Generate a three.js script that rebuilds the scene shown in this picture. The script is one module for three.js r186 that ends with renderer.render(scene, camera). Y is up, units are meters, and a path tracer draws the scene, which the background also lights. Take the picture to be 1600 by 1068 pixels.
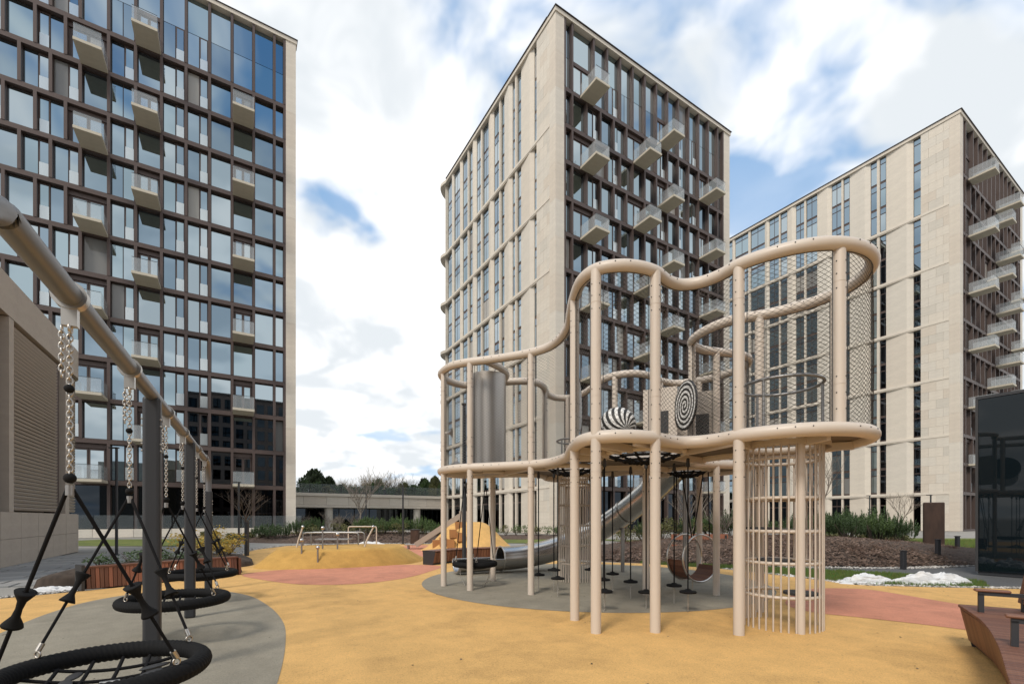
import * as THREE from 'three';
import { mergeGeometries } from 'three/addons/utils/BufferGeometryUtils.js';
import { RoundedBoxGeometry } from 'three/addons/geometries/RoundedBoxGeometry.js';

// ---------------------------------------------------------------- camera, sky, sun, exposure
const scene = new THREE.Scene();
const camera = new THREE.PerspectiveCamera(2 * Math.atan(810 / 716) * 180 / Math.PI, 1600 / 1620, 0.05, 900);
camera.setViewOffset(1600, 1620, 0, 0, 1600, 1068);      // a rising-front (shift) lens: level camera, upright verticals
camera.position.set(0, 1.4, 0);
const renderer = new THREE.WebGLRenderer({ antialias: true });
renderer.toneMapping = THREE.LinearToneMapping;
renderer.toneMappingExposure = 1.66;
renderer.shadowMap.enabled = true;

function rngOf(a) { return () => { a = (a + 0x6d2b79f5) | 0; let t = Math.imul(a ^ (a >>> 15), 1 | a); t = (t + Math.imul(t ^ (t >>> 7), 61 | t)) ^ t; return ((t ^ (t >>> 14)) >>> 0) / 4294967296; }; }
const rnd = rngOf(7);
const R = (a, b) => a + (b - a) * rnd();
const smooth = (a, b, x) => { const t = Math.min(1, Math.max(0, (x - a) / (b - a))); return t * t * (3 - 2 * t); };
const lerp = (a, b, t) => a + (b - a) * t;
const perm = new Uint8Array(512); { const p = [...Array(256).keys()], r = rngOf(11); for (let i = 255; i > 0; i--) { const j = Math.floor(r() * (i + 1)); [p[i], p[j]] = [p[j], p[i]]; } for (let i = 0; i < 512; i++) perm[i] = p[i & 255]; }
function vnoise(x, y, wrap = 256) {                       // tileable value noise, 0..1
  const xi = Math.floor(x), yi = Math.floor(y), fx = x - xi, fy = y - yi, w = (n) => ((n % wrap) + wrap) % wrap;
  const h = (a, b) => perm[(perm[w(a) & 255] + w(b)) & 511] / 255, sx = fx * fx * (3 - 2 * fx), sy = fy * fy * (3 - 2 * fy);
  return lerp(lerp(h(xi, yi), h(xi + 1, yi), sx), lerp(h(xi, yi + 1), h(xi + 1, yi + 1), sx), sy);
}
function fbm(x, y, oct = 5, wrap = 256) { let s = 0, a = 0.5, n = 0; for (let i = 0; i < oct; i++) { s += a * vnoise(x, y, wrap); n += a; a *= 0.5; x *= 2; y *= 2; wrap *= 2; } return s / n; }

{ // sky: blue with broken bright cloud, closing up towards the horizon
  const W = 2048, H = 1024, data = new Float32Array(W * H * 4);
  for (let j = 0; j < H; j++) {
    const el = ((j + 0.5) / H - 0.5) * Math.PI, y = Math.sin(el), c = Math.cos(el);
    for (let i = 0; i < W; i++) {
      const az = ((i + 0.5) / W - 0.5) * 2 * Math.PI, x = Math.cos(az) * c, z = Math.sin(az) * c, o = (j * W + i) * 4;
      let r, g, b;
      if (y < -0.02) { r = 0.32; g = 0.3; b = 0.28; }
      else {
        const yy = Math.max(0, y), k = 1 / (yy + 0.16), px = x * k, pz = z * k;
        const wx = px + 0.35 * fbm(px * 2.2 + 9, pz * 2.2 + 4, 4), wz = pz + 0.35 * fbm(px * 2.2 + 31, pz * 2.2 + 17, 4);
        const big = fbm(wx * 0.8 + 40.3, wz * 0.8 + 21.2, 3), n = fbm(wx * 3.1 + 60.7, wz * 3.1 + 33.1, 7), fine = fbm(wx * 9 + 3.3, wz * 9 + 70.1, 5);
        const dens = 0.62 * n + 0.5 * big + 0.16 * (fine - 0.5) - 0.045;
        let cov = smooth(0.45, 0.62, dens + 0.2 * (1 - smooth(0.3, 0.82, yy)));
        cov = Math.max(cov, 0.58 * smooth(0.3, 0.58, n + 0.3 * (fine - 0.5)));
        cov = Math.max(cov, 0.55 * (1 - smooth(0.3, 0.78, yy)) * (0.75 + 0.5 * (fine - 0.3)));   // thin haze towards the horizon
        const t = Math.pow(1 - yy, 2.2);
        const sky = [lerp(0.075, 0.22, t), lerp(0.205, 0.4, t), lerp(0.41, 0.6, t)];
        const shade = smooth(0.36, 0.62, fbm(wx * 4.2 + 12.1, wz * 4.2 + 8.8, 6));
        const cl = [lerp(0.5, 0.72, shade), lerp(0.53, 0.722, shade), lerp(0.555, 0.725, shade)];
        [r, g, b] = [0, 1, 2].map((q) => lerp(sky[q], cl[q], cov));
      }
      data[o] = r; data[o + 1] = g; data[o + 2] = b; data[o + 3] = 1;
    }
  }
  const t = new THREE.DataTexture(data, W, H, THREE.RGBAFormat, THREE.FloatType);
  t.mapping = THREE.EquirectangularReflectionMapping; t.magFilter = t.minFilter = THREE.LinearFilter; t.wrapS = THREE.RepeatWrapping; t.needsUpdate = true;
  scene.background = t; scene.environment = t;
}
const sun = new THREE.DirectionalLight(new THREE.Color(1, 0.91, 0.79), 1.5);
sun.position.set(-34, 70, 60); sun.castShadow = true; sun.shadow.radius = 27;
Object.assign(sun.shadow.camera, { left: -70, right: 70, top: 70, bottom: -70, near: 1, far: 250 }); sun.shadow.mapSize.set(2048, 2048);
scene.add(sun); scene.add(sun.target);

// ---------------------------------------------------------------- helpers
const V = (X, h, D) => new THREE.Vector3(X, h, -D);        // X to the side, h above ground, D away from the camera's station
const used = {};
const numbered = (n) => { const k = used[n] = (used[n] ?? -1) + 1; return k ? n + '_' + String(k).padStart(3, '0') : n; };
function tag(o, label, category, group, kind) { o.userData.label = label; if (category) o.userData.category = category; if (group) o.userData.group = group; if (kind) o.userData.kind = kind; return o; }
function thing(name, label, category, pos = [0, 0, 0], turn = 0, group) { const o = new THREE.Group(); o.name = numbered(name); o.position.set(...pos); o.rotation.y = turn; scene.add(o); return tag(o, label, category, group); }
function part(name, geo, mat, parent) { const m = new THREE.Mesh(geo, mat); m.name = name; m.castShadow = m.receiveShadow = true; parent.add(m); return m; }
function single(name, geo, mat, label, category, group, pos = [0, 0, 0], turn = 0) { const m = part(numbered(name), geo, mat, scene); m.position.set(...pos); m.rotation.y = turn; return tag(m, label, category, group); }
function ground(name, geo, mat, label, y = 0, kind = 'structure') { const m = part(numbered(name), geo, mat, scene); m.position.y = y; m.userData.kind = kind; if (label) m.userData.label = label; return m; }
function copyOf(o, pos, turn, label) { const c = o.clone(); c.name = numbered(o.name.replace(/_\d{3}$/, '')); c.userData = { ...o.userData }; if (label) c.userData.label = label; c.position.set(...pos); c.rotation.y = turn; scene.add(c); return c; }
const boxes = new Map();
function boxG(w, h, d) {                                   // box with uv in metres
  const key = [w, h, d].map((v) => v.toFixed(3)).join();
  if (!boxes.has(key)) {
    const g = new THREE.BoxGeometry(w, h, d), p = g.attributes.position, n = g.attributes.normal, uv = g.attributes.uv;
    for (let i = 0; i < p.count; i++) { const nx = Math.abs(n.getX(i)), ny = Math.abs(n.getY(i)); uv.setXY(i, nx > 0.5 ? p.getZ(i) : p.getX(i), ny > 0.5 ? p.getZ(i) : p.getY(i)); }
    boxes.set(key, g);
  }
  return boxes.get(key);
}
function box(name, mat, parent, w, h, d, x, y, z) { const m = part(name, boxG(w, h, d), mat, parent); m.position.set(x, y, z); return m; }
const place = (g, x, y, z, ry = 0, rx = 0, rz = 0) => { const c = g.clone(); if (rz) c.rotateZ(rz); if (rx) c.rotateX(rx); if (ry) c.rotateY(ry); c.translate(x, y, z); return c; };
function cyl(p, q, r0, r1 = r0, seg = 8, caps = true) {
  const d = q.clone().sub(p), g = new THREE.CylinderGeometry(r1, r0, d.length(), seg, 1, !caps);
  g.applyQuaternion(new THREE.Quaternion().setFromUnitVectors(new THREE.Vector3(0, 1, 0), d.clone().normalize())); const m = p.clone().add(q).multiplyScalar(0.5); g.translate(m.x, m.y, m.z); return g;
}
function tube(pts, r, n = 40, seg = 10, closed = false, tension = 0.5) { return new THREE.TubeGeometry(new THREE.CatmullRomCurve3(pts, closed, 'catmullrom', tension), n, r, seg, closed); }
const merge = (list) => mergeGeometries(list.map((g) => { const c = g.index ? g.toNonIndexed() : g.clone(); for (const k of Object.keys(c.attributes)) if (!['position', 'normal', 'uv'].includes(k)) c.deleteAttribute(k); return c; }));
function sheet(pts, holes = []) { const s = new THREE.Shape(pts.map(([x, d]) => new THREE.Vector2(x, d))); for (const h of holes) s.holes.push(h); return new THREE.ShapeGeometry(s, 24).rotateX(-Math.PI / 2); }
function smoothLoop(pts, n = 120) { return new THREE.CatmullRomCurve3(pts.map(([x, d]) => new THREE.Vector3(x, d, 0)), true).getPoints(n).slice(0, -1).map((p) => [p.x, p.y]); }
function soup(tris) { const g = new THREE.BufferGeometry(); g.setAttribute('position', new THREE.BufferAttribute(new Float32Array(tris), 3)); g.setAttribute('uv', new THREE.BufferAttribute(new Float32Array(tris.length / 3 * 2), 2)); g.computeVertexNormals(); return g; }

// ---------------------------------------------------------------- textures and materials
function tex(size, metres, fn, srgb = true) {
  const data = new Uint8Array(size * size * 4);
  for (let j = 0; j < size; j++) for (let i = 0; i < size; i++) { const c = fn(i / size, j / size, i, j), o = (j * size + i) * 4; for (let q = 0; q < 3; q++) data[o + q] = Math.max(0, Math.min(255, 255 * (Array.isArray(c) ? c[q] : c))); data[o + 3] = 255; }
  const t = new THREE.DataTexture(data, size, size); t.wrapS = t.wrapT = THREE.RepeatWrapping; t.magFilter = THREE.LinearFilter; t.minFilter = THREE.LinearMipmapLinearFilter; t.generateMipmaps = true;
  t.repeat.set(1 / metres, 1 / metres); if (srgb) t.colorSpace = THREE.SRGBColorSpace; t.needsUpdate = true; return t;
}
const toS = (l) => l <= 0.0031308 ? l * 12.92 : 1.055 * Math.pow(l, 1 / 2.4) - 0.055;
const tint = (lin, k) => lin.map((v) => toS(Math.max(0, v * k)));
const grain = rngOf(23);
const rubberTex = (lin, light) => tex(1024, 7, (u, v) => {
  const big = fbm(u * 6, v * 6, 4, 6), mid = fbm(u * 40 + 5, v * 40, 3, 40), g = grain();
  let k = 0.88 + 0.1 * (big - 0.5) + 0.24 * (mid - 0.5) + 0.3 * (g - 0.5) + (g > 0.985 ? light : 0) - (g < 0.012 ? 0.3 : 0);
  k -= 0.1 * smooth(0.56, 0.7, fbm(u * 11 + 3, v * 11 + 8, 4, 11));
  return tint(lin, k + 0.12);
});
const fineBump = tex(256, 0.35, () => grain(), false);
const lin = (r, g, b) => new THREE.Color().setRGB(r, g, b);
const mat = (r, g, b, roughness = 0.7, metalness = 0, extra = {}) => new THREE.MeshStandardMaterial({ color: lin(r, g, b), roughness, metalness, ...extra });
const texMat = (map, roughness, extra = {}) => new THREE.MeshStandardMaterial({ map, roughness, ...extra });
const stoneTex = (lin0, amp = 1) => tex(512, 3.2, (u, v) => { const a = fbm(u * 5, v * 12, 5, 5), b = fbm(u * 30, v * 44, 3, 30), g = grain(); return tint(lin0, 1 + amp * (0.22 * (a - 0.5) + 0.16 * (b - 0.5) + 0.07 * (g - 0.5))); });
const woodTex = (lin0) => tex(256, 0.6, (u, v) => { const a = fbm(u * 4, v * 40, 4, 4), b = fbm(u * 3 + 7, v * 90, 2, 3); return tint(lin0, 0.75 + 0.5 * a + 0.25 * (b - 0.5)); });
const M = {
  yellow: texMat(rubberTex([0.64, 0.385, 0.135], 0.12), 0.93, { bumpMap: fineBump, bumpScale: 0.003 }),
  pink: texMat(rubberTex([0.55, 0.235, 0.15], 0.12), 0.93, { bumpMap: fineBump, bumpScale: 0.003 }),
  grey: texMat(rubberTex([0.265, 0.24, 0.188], 0.16), 0.93, { bumpMap: fineBump, bumpScale: 0.003 }),
  mound: texMat(rubberTex([0.52, 0.31, 0.085], 0.12), 0.93, { bumpMap: fineBump, bumpScale: 0.003 }),
  asphalt: texMat(tex(512, 3, (u, v) => tint([0.105, 0.108, 0.112], 0.85 + 0.35 * (fbm(u * 5, v * 5, 4, 5) - 0.5) + 0.5 * (grain() - 0.5) + 0.15)), 0.9, { bumpMap: fineBump, bumpScale: 0.004 }),
  paving: texMat(stoneTex([0.27, 0.265, 0.255]), 0.85),
  base: texMat(tex(512, 9, (u, v) => tint([0.25, 0.24, 0.22], 0.8 + 0.5 * fbm(u * 6, v * 6, 5, 6) + 0.15 * (grain() - 0.5))), 0.95),
  lawn: texMat(tex(512, 4, (u, v) => { const a = fbm(u * 8, v * 8, 5, 8), g = grain(); return tint([0.1 + 0.05 * a, 0.155, 0.03], 0.55 + 0.7 * a + 0.4 * (g - 0.5)); }), 1),
  mulch: texMat(tex(512, 2, (u, v) => { const a = fbm(u * 30, v * 60, 3, 30), g = grain(); return tint([0.12, 0.084, 0.066], 0.4 + 1.1 * a + 0.7 * (g - 0.5)); }), 1, { bumpMap: fineBump, bumpScale: 0.02 }),
  soil: texMat(tex(256, 1.5, (u, v) => tint([0.06, 0.045, 0.035], 0.5 + fbm(u * 20, v * 20, 4, 20))), 1),
  cream: texMat(tex(256, 1.5, (u, v) => tint([0.585, 0.51, 0.435], 0.97 + 0.1 * (fbm(u * 6, v * 6, 4, 6) - 0.5) + 0.02 * (grain() - 0.5))), 0.42),
  deck: mat(0.12, 0.1, 0.08, 0.7),
  steel: new THREE.MeshStandardMaterial({ color: lin(0.55, 0.54, 0.52), metalness: 1, roughness: 0.3, roughnessMap: tex(256, 0.8, (u, v) => 0.6 + 0.6 * fbm(u * 3, v * 90, 3, 3), false) }),
  galvanised: mat(0.3, 0.295, 0.29, 0.42, 0.8),
  chain: mat(0.5, 0.47, 0.43, 0.35, 1),
  black: new THREE.MeshPhysicalMaterial({ color: lin(0.009, 0.009, 0.0095), roughness: 0.8, specularIntensity: 0.35 }),
  rope: new THREE.MeshPhysicalMaterial({ color: lin(0.01, 0.01, 0.011), roughness: 0.9, specularIntensity: 0.3 }),
  darkSteel: mat(0.035, 0.037, 0.042, 0.5, 0.2),
  bronze: mat(0.085, 0.06, 0.053, 0.5, 0.25),
  bronzeDark: mat(0.032, 0.023, 0.021, 0.5, 0.2),
  corten: texMat(tex(256, 1.4, (u, v) => tint([0.045, 0.024, 0.016], 0.6 + 0.9 * fbm(u * 8, v * 8, 5, 8))), 0.75),
  stone: texMat(stoneTex([0.62, 0.56, 0.48], 0.6), 0.85),
  stoneA: texMat(stoneTex([0.64, 0.585, 0.505], 0.6), 0.85), stoneB: texMat(stoneTex([0.595, 0.53, 0.45], 0.6), 0.85), stoneC: texMat(stoneTex([0.62, 0.575, 0.505], 0.6), 0.85), stoneD: texMat(stoneTex([0.57, 0.53, 0.465], 0.6), 0.85),
  plinth: texMat(stoneTex([0.58, 0.54, 0.47]), 0.85),
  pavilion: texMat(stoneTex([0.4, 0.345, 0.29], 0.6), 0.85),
  louvre: mat(0.33, 0.28, 0.235, 0.55),
  concrete: texMat(stoneTex([0.5, 0.455, 0.37], 0.6), 0.85),
  concreteCool: texMat(stoneTex([0.45, 0.44, 0.41], 1.2), 0.85),
  wood: texMat(woodTex([0.15, 0.062, 0.036]), 0.55), woodB: texMat(woodTex([0.125, 0.05, 0.03]), 0.55), woodC: texMat(woodTex([0.175, 0.077, 0.045]), 0.55),
  woodRed: texMat(woodTex([0.3, 0.12, 0.07]), 0.6),
  woodBlock: texMat(woodTex([0.36, 0.17, 0.06]), 0.6),
  bark: mat(0.1, 0.08, 0.065, 0.95), barkPale: mat(0.2, 0.17, 0.14, 0.95), birch: mat(0.42, 0.33, 0.2, 0.95),
  snow: texMat(tex(256, 0.7, (u, v) => tint([0.7, 0.71, 0.72], 0.95 + 0.12 * (fbm(u * 12, v * 12, 4, 12) - 0.5) - (grain() > 0.96 ? 0.45 * grain() : 0) - 0.22 * smooth(0.52, 0.7, fbm(u * 7 + 2, v * 7, 4, 7)))), 0.9),
  white: mat(0.7, 0.7, 0.68, 0.6), charcoal: mat(0.035, 0.035, 0.037, 0.6),
  glassRail: new THREE.MeshStandardMaterial({ color: lin(0.6, 0.65, 0.68), transparent: true, opacity: 0.2, roughness: 0.02 }),
  glassClear: new THREE.MeshStandardMaterial({ color: lin(0.35, 0.4, 0.42), transparent: true, opacity: 0.1, roughness: 0.02 }),
  frosted: new THREE.MeshPhysicalMaterial({ color: lin(0.55, 0.6, 0.62), roughness: 0.12, metalness: 0.5 }),
  darkGlass: new THREE.MeshPhysicalMaterial({ color: lin(0.005, 0.009, 0.012), roughness: 0.02, ior: 1.42 }),
};
const paneMats = [[0.3, 0.38, 0.42], [0.34, 0.41, 0.45], [0.27, 0.345, 0.4], [0.38, 0.44, 0.47], [0.22, 0.29, 0.35]].map(([r, g, b]) => new THREE.MeshPhysicalMaterial({ color: lin(r, g, b), metalness: 1, roughness: 0.015 }));
const lowPane = new THREE.MeshPhysicalMaterial({ color: lin(0.035, 0.041, 0.048), metalness: 1, roughness: 0.02 });
const greens = (list) => list.map(([r, g, b]) => new THREE.MeshPhysicalMaterial({ color: lin(r, g, b), roughness: 0.9, transmission: 0.25, thickness: 0 }));
const [leafDark, leafMid, leafOlive, leafYellow, leafFresh, leafConifer] = greens([[0.058, 0.105, 0.028], [0.095, 0.155, 0.04], [0.13, 0.13, 0.04], [0.44, 0.31, 0.05], [0.1, 0.16, 0.045], [0.05, 0.075, 0.026]]);

// ---------------------------------------------------------------- ground
const UT = 31.4 * Math.PI / 180;                          // the quarter's street grid, turned against the view
const U = [Math.cos(UT), Math.sin(UT)], NV = [-Math.sin(UT), Math.cos(UT)];   // along the fronts, and away along the flanks, as (X, D)
ground('ground', sheet([[-400, -300], [400, -300], [400, 600], [-400, 600]]), M.base, 'pale paving of the courtyard', -0.03);
const rubberEdge = [[15, 8.6], [12, 9.0], [10, 9.15], [8.5, 9.4], [7.3, 9.7], [6.85, 10.9], [5.85, 12.85], [4.0, 14.4], [1.5, 15.3], [-0.7, 15.6], [-1.2, 17.2], [0.2, 19.5], [0.6, 22], [-1.5, 24.5], [-5, 25.6], [-9, 25.4], [-11.6, 23.6], [-11.6, 20.5], [-9.6, 15.6], [-7.4, 12.2], [-6.9, 11.3], [-8.3, 8.9], [-9.6, 7.2], [-11, 4], [-11, -4], [15, -4]];
ground('rubber_paving', sheet(rubberEdge), M.yellow, 'yellow rubber play surface', 0);
const circle = (x, d, rx, rd = rx, turn = 0, n = 96) => [...Array(n).keys()].map((i) => { const a = i / n * Math.PI * 2, p = rx * Math.cos(a), q = rd * Math.sin(a); return [x + p * Math.cos(turn) - q * Math.sin(turn), d + p * Math.sin(turn) + q * Math.cos(turn)]; });
ground('rubber_paving', sheet(circle(1.75, 10.5, 3.75, 3.7)), M.grey, 'grey rubber circle under the climbing tower', 0.004);
ground('rubber_paving', sheet(smoothLoop([[-2.0, 3.9], [-2.62, 5.3], [-3.1, 6.2], [-3.95, 7.4], [-5.0, 8.5], [-6.1, 9.0], [-7.0, 8.5], [-7.15, 7.8], [-6.8, 6.65], [-6.2, 5.5], [-5.4, 4.0], [-4.5, 2], [-3.6, 0.2], [-2.4, -0.6], [-1.4, 0.3], [-1.4, 2.2]])), M.grey, 'grey rubber strip under the nest swings', 0.004);
ground('rubber_paving', sheet(smoothLoop([[-6.75, 11.5], [-5.6, 10.4], [-4.44, 9.75], [-3.4, 9.8], [-2.65, 10.55], [-2.2, 12], [-2.15, 13.6], [-3.4, 13.9], [-5, 13.2], [-6.4, 12.4]])), M.pink, 'pink rubber patch before the low mound', 0.004);
ground('rubber_paving', sheet(smoothLoop([[4.45, 7.4], [4.5, 6.85], [4.97, 6.47], [5.45, 6.05], [5.9, 5.6], [7.0, 5.0], [8, 5.4], [7.6, 6.6], [7.3, 7.6], [7.2, 8.35], [7.0, 9.1], [6.2, 9.2], [5.5, 8.8], [4.9, 8.1]])), M.pink, 'pink rubber patch beside the caged climber', 0.004);
ground('rubber_paving', sheet(smoothLoop([[-5.75, 21.6], [-4.9, 24.4], [-3.2, 22], [-2.9, 17.6], [-3.6, 16.6], [-4.4, 17.2]])), M.pink, 'pink rubber patch between the two mounds', 0.004);
ground('path', sheet([[4.2, 15.1], [6.6, 13.4], [8.2, 12.4], [9.4, 11.8], [10.0, 10.4], [9.8, 9.3], [12, 9.05], [16, 8.7], [30, 8], [30, 16], [18.6, 17.6], [17.4, 16], [15.4, 14.4], [13, 13.3], [11, 12.9], [8.8, 13.2], [6.6, 14.2], [4.6, 15.4]]), M.asphalt, 'dark asphalt path', -0.012);
ground('path', sheet([[18, 17.5], [22, 19], [32, 20], [32, 21.6], [22, 21], [16.5, 20.6]]), M.asphalt, 'asphalt path behind the mulch bed', -0.014);
const lawnStrip = [[4.05, 14.45], [5.9, 12.9], [6.9, 10.95], [7.33, 9.75], [8.55, 9.46], [9.7, 9.26], [10.4, 10.1], [10.3, 11.0], [9.6, 11.8], [8.3, 12.5], [6.9, 13.3], [5.4, 14.3], [4.3, 15.1]];
ground('lawn', sheet(lawnStrip), M.lawn, 'narrow lawn along the rubber edge', -0.006);
ground('lawn', sheet([[10, 22.5], [22, 21.2], [44, 21.8], [44, 32], [24, 34], [6, 30]]), M.lawn, 'lawn before the stone building', -0.01);
ground('lawn', sheet([[-3, 27], [3.5, 26], [7, 31], [3, 36], [-4, 36]]), M.lawn, 'lawn before the corner building', -0.01);
ground('lawn', sheet([[-28, 24], [-17.5, 23.6], [-15.5, 27.5], [-18, 33], [-28, 31]]), M.lawn, 'lawn before the glazed building', -0.01);
ground('path', sheet([[-4, 24.8], [1, 23.4], [8, 22.6], [9, 23.6], [2, 25], [-3, 26.4]]), M.paving, 'light footpath behind the slide mound', -0.008);
{ // paving slabs beside the louvred pavilion
  const p = thing('paved_walk', 'grey stone slab walk along the louvred pavilion', 'paving'); p.userData.kind = 'structure'; delete p.userData.category;
  const g = boxG(1.18, 0.05, 0.58), mats = [texMat(stoneTex([0.25, 0.25, 0.245]), 0.85), texMat(stoneTex([0.29, 0.285, 0.275]), 0.85), texMat(stoneTex([0.22, 0.22, 0.218]), 0.85)];
  for (let r = 0; r < 17; r++) for (let c = 0; c < 9; c++) {
    const s = (c - 2.5) * 1.2 + (r % 2) * 0.6, t = r * 0.6, X = -11.2 + NV[0] * t - U[0] * s * 0.52 - 0.2, D = 9.3 + NV[1] * t - U[1] * s * 0.52;
    if (c % 2) continue;
    const m = part('slab', g, mats[(r === 6 || r === 7) ? 2 : (r * 7 + c * 5) % 2], p); m.position.set(X, -0.028 + R(0, 0.004), -D); m.rotation.y = UT;
  }
}
function heightSheet(cx, cd, rx, rd, h, n, noise, pow = 0.9, turn = 0) {
  const g = new THREE.CircleGeometry(1, n, 0, Math.PI * 2), pos = [], idx = [], uv = [], rings = 26;
  for (let i = 0; i <= rings; i++) for (let j = 0; j < n; j++) {
    const rr = i / rings, a = j / n * Math.PI * 2, wob = 1 + 0.06 * Math.sin(a * 3 + cx) + 0.04 * Math.sin(a * 5 + cd), p0 = rx * rr * wob * Math.cos(a), q0 = rd * rr * wob * Math.sin(a), X = cx + p0 * Math.cos(turn) - q0 * Math.sin(turn), D = cd + p0 * Math.sin(turn) + q0 * Math.cos(turn);
    pos.push(X, h * Math.pow(1 - rr * rr, pow) + (i < rings ? noise * (fbm(X * 2 + 50, D * 2 + 50, 4) - 0.4) : -0.03), -D); uv.push(X, D);
    if (i < rings) { const k = i * n + j, k2 = i * n + (j + 1) % n; idx.push(k, k + n, k2, k2, k + n, k2 + n); }
  }
  g.setIndex(idx); g.setAttribute('position', new THREE.Float32BufferAttribute(pos, 3)); g.setAttribute('uv', new THREE.Float32BufferAttribute(uv, 2)); g.computeVertexNormals();
  return g;
}
const bedH = (cx, cd, rx, rd, h, pow = 0.9) => (X, D) => { const r2 = ((X - cx) / rx) ** 2 + ((D - cd) / rd) ** 2; return r2 < 1 ? h * Math.pow(1 - r2, pow) : 0; };
const beds = { right: [10.2, 17.7, 8.4, 4.5, 0.72], middle: [-9.5, 30.5, 8.5, 4.3, 0.5], corner: [0.8, 32.8, 4.6, 1.6, 0.25] };
for (const [k, b] of Object.entries(beds)) ground('planting_bed', heightSheet(...b, 120, 0.12), M.mulch, { right: 'bark mulch mound by the asphalt path', middle: 'bark mulch bed before the link bridge', corner: 'bark mulch strip before the corner building' }[k], -0.004);
const hRight = bedH(...beds.right), hMiddle = bedH(...beds.middle), hCorner = bedH(...beds.corner);

// ---------------------------------------------------------------- apartment buildings
const F = [...Array(12).keys()].map((k) => 40.0 - 3.25 * k), ROOF = 46.6;   // floor levels
function tilt(m) { m.rotation.x += R(-0.0022, 0.0022); m.rotation.y += R(-0.0022, 0.0022); return m; }
const curtain = [[0.3, 0.285, 0.26], [0.17, 0.17, 0.165]].map(([r, g, b]) => new THREE.MeshPhysicalMaterial({ color: lin(r, g, b), roughness: 0.9, clearcoat: 1, clearcoatRoughness: 0.01, ior: 1.5 }));   // drawn curtains close behind the glass
const paneMat = () => rnd() < 0.07 ? curtain[Math.floor(rnd() * 2)] : paneMats[Math.floor(rnd() * paneMats.length)];
function pane(parent, w, h, x, y, z, m = paneMat()) { return tilt(box('pane', m, parent, w, h, 0.03, x, y, z)); }
// one cell of the bronze grid: a..b along x, y0..y1 up; glass plane at z = gz
function windowCell(b, a, e, y0, y1, gz, type, tall) {
  const w = new THREE.Group(); w.name = 'window'; b.add(w); w.position.set((a + e) / 2, y0, gz);
  const W = e - a, H = y1 - y0, fr = 0.06;
  box('frame', M.bronze, w, W, H, 0.04, 0, H / 2, -0.05);
  const yt = tall ? 3.0 : H - fr, lower = (x0, x1, leaf) => {
    const cw = x1 - x0, cx = (x0 + x1) / 2;
    if (!leaf) { pane(w, cw - fr, yt - fr, cx, (yt + fr) / 2, 0); return; }
    box('casement', M.bronze, w, cw - 0.02, yt - 0.02, 0.07, cx, yt / 2 + 0.02, -0.01);
    pane(w, cw - 0.2, yt - 0.26, cx, yt / 2 + 0.02, 0.035);
    const g = box('guard_panel', M.frosted, w, cw - 0.12, 1.0, 0.02, cx, 0.62, 0.1); g.userData.label = 'pale glass guard';
  };
  const l = -W / 2, r = W / 2;
  if (type === 'single') lower(l, r);
  else if (type === 'pair') { lower(l, l + W * 0.5); lower(l + W * 0.5, r); }
  else if (type === 'doorR') { lower(l, l + W * 0.56); lower(l + W * 0.56, r, true); }
  else if (type === 'doorL') { lower(l, l + W * 0.44, true); lower(l + W * 0.44, r); }
  else { // balcony doors: two leaves under a bronze lintel
    box('lintel', M.bronze, w, W, 0.34, 0.14, 0, yt - 0.14, 0.03);
    for (const s of [-1, 1]) { box('casement', M.bronze, w, W * 0.42, yt - 0.36, 0.07, s * W * 0.22, (yt - 0.36) / 2 + 0.02, -0.01); pane(w, W * 0.42 - 0.18, yt - 0.62, s * W * 0.22, (yt - 0.36) / 2 + 0.02, 0.035); }
  }
  if (tall) { pane(w, W - fr, H - yt - fr * 1.6, 0, (H + yt) / 2, 0.0); }
}
function balcony(b, a, e, y, z, depth) {
  const g = new THREE.Group(); g.name = 'balcony'; b.add(g); g.position.set((a + e) / 2, y, z); const W = e - a;
  box('slab', M.concrete, g, W, 0.2, depth, 0, 0, depth / 2);
  box('balustrade', M.glassRail, g, W - 0.06, 1.05, 0.02, 0, 0.64, depth - 0.05);
  for (const s of [-1, 1]) box('balustrade', M.glassRail, g, 0.02, 1.05, depth - 0.08, s * (W / 2 - 0.04), 0.64, depth / 2 - 0.03);
  box('handrail', M.darkSteel, g, W - 0.04, 0.025, 0.035, 0, 1.18, depth - 0.05);
}
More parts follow.
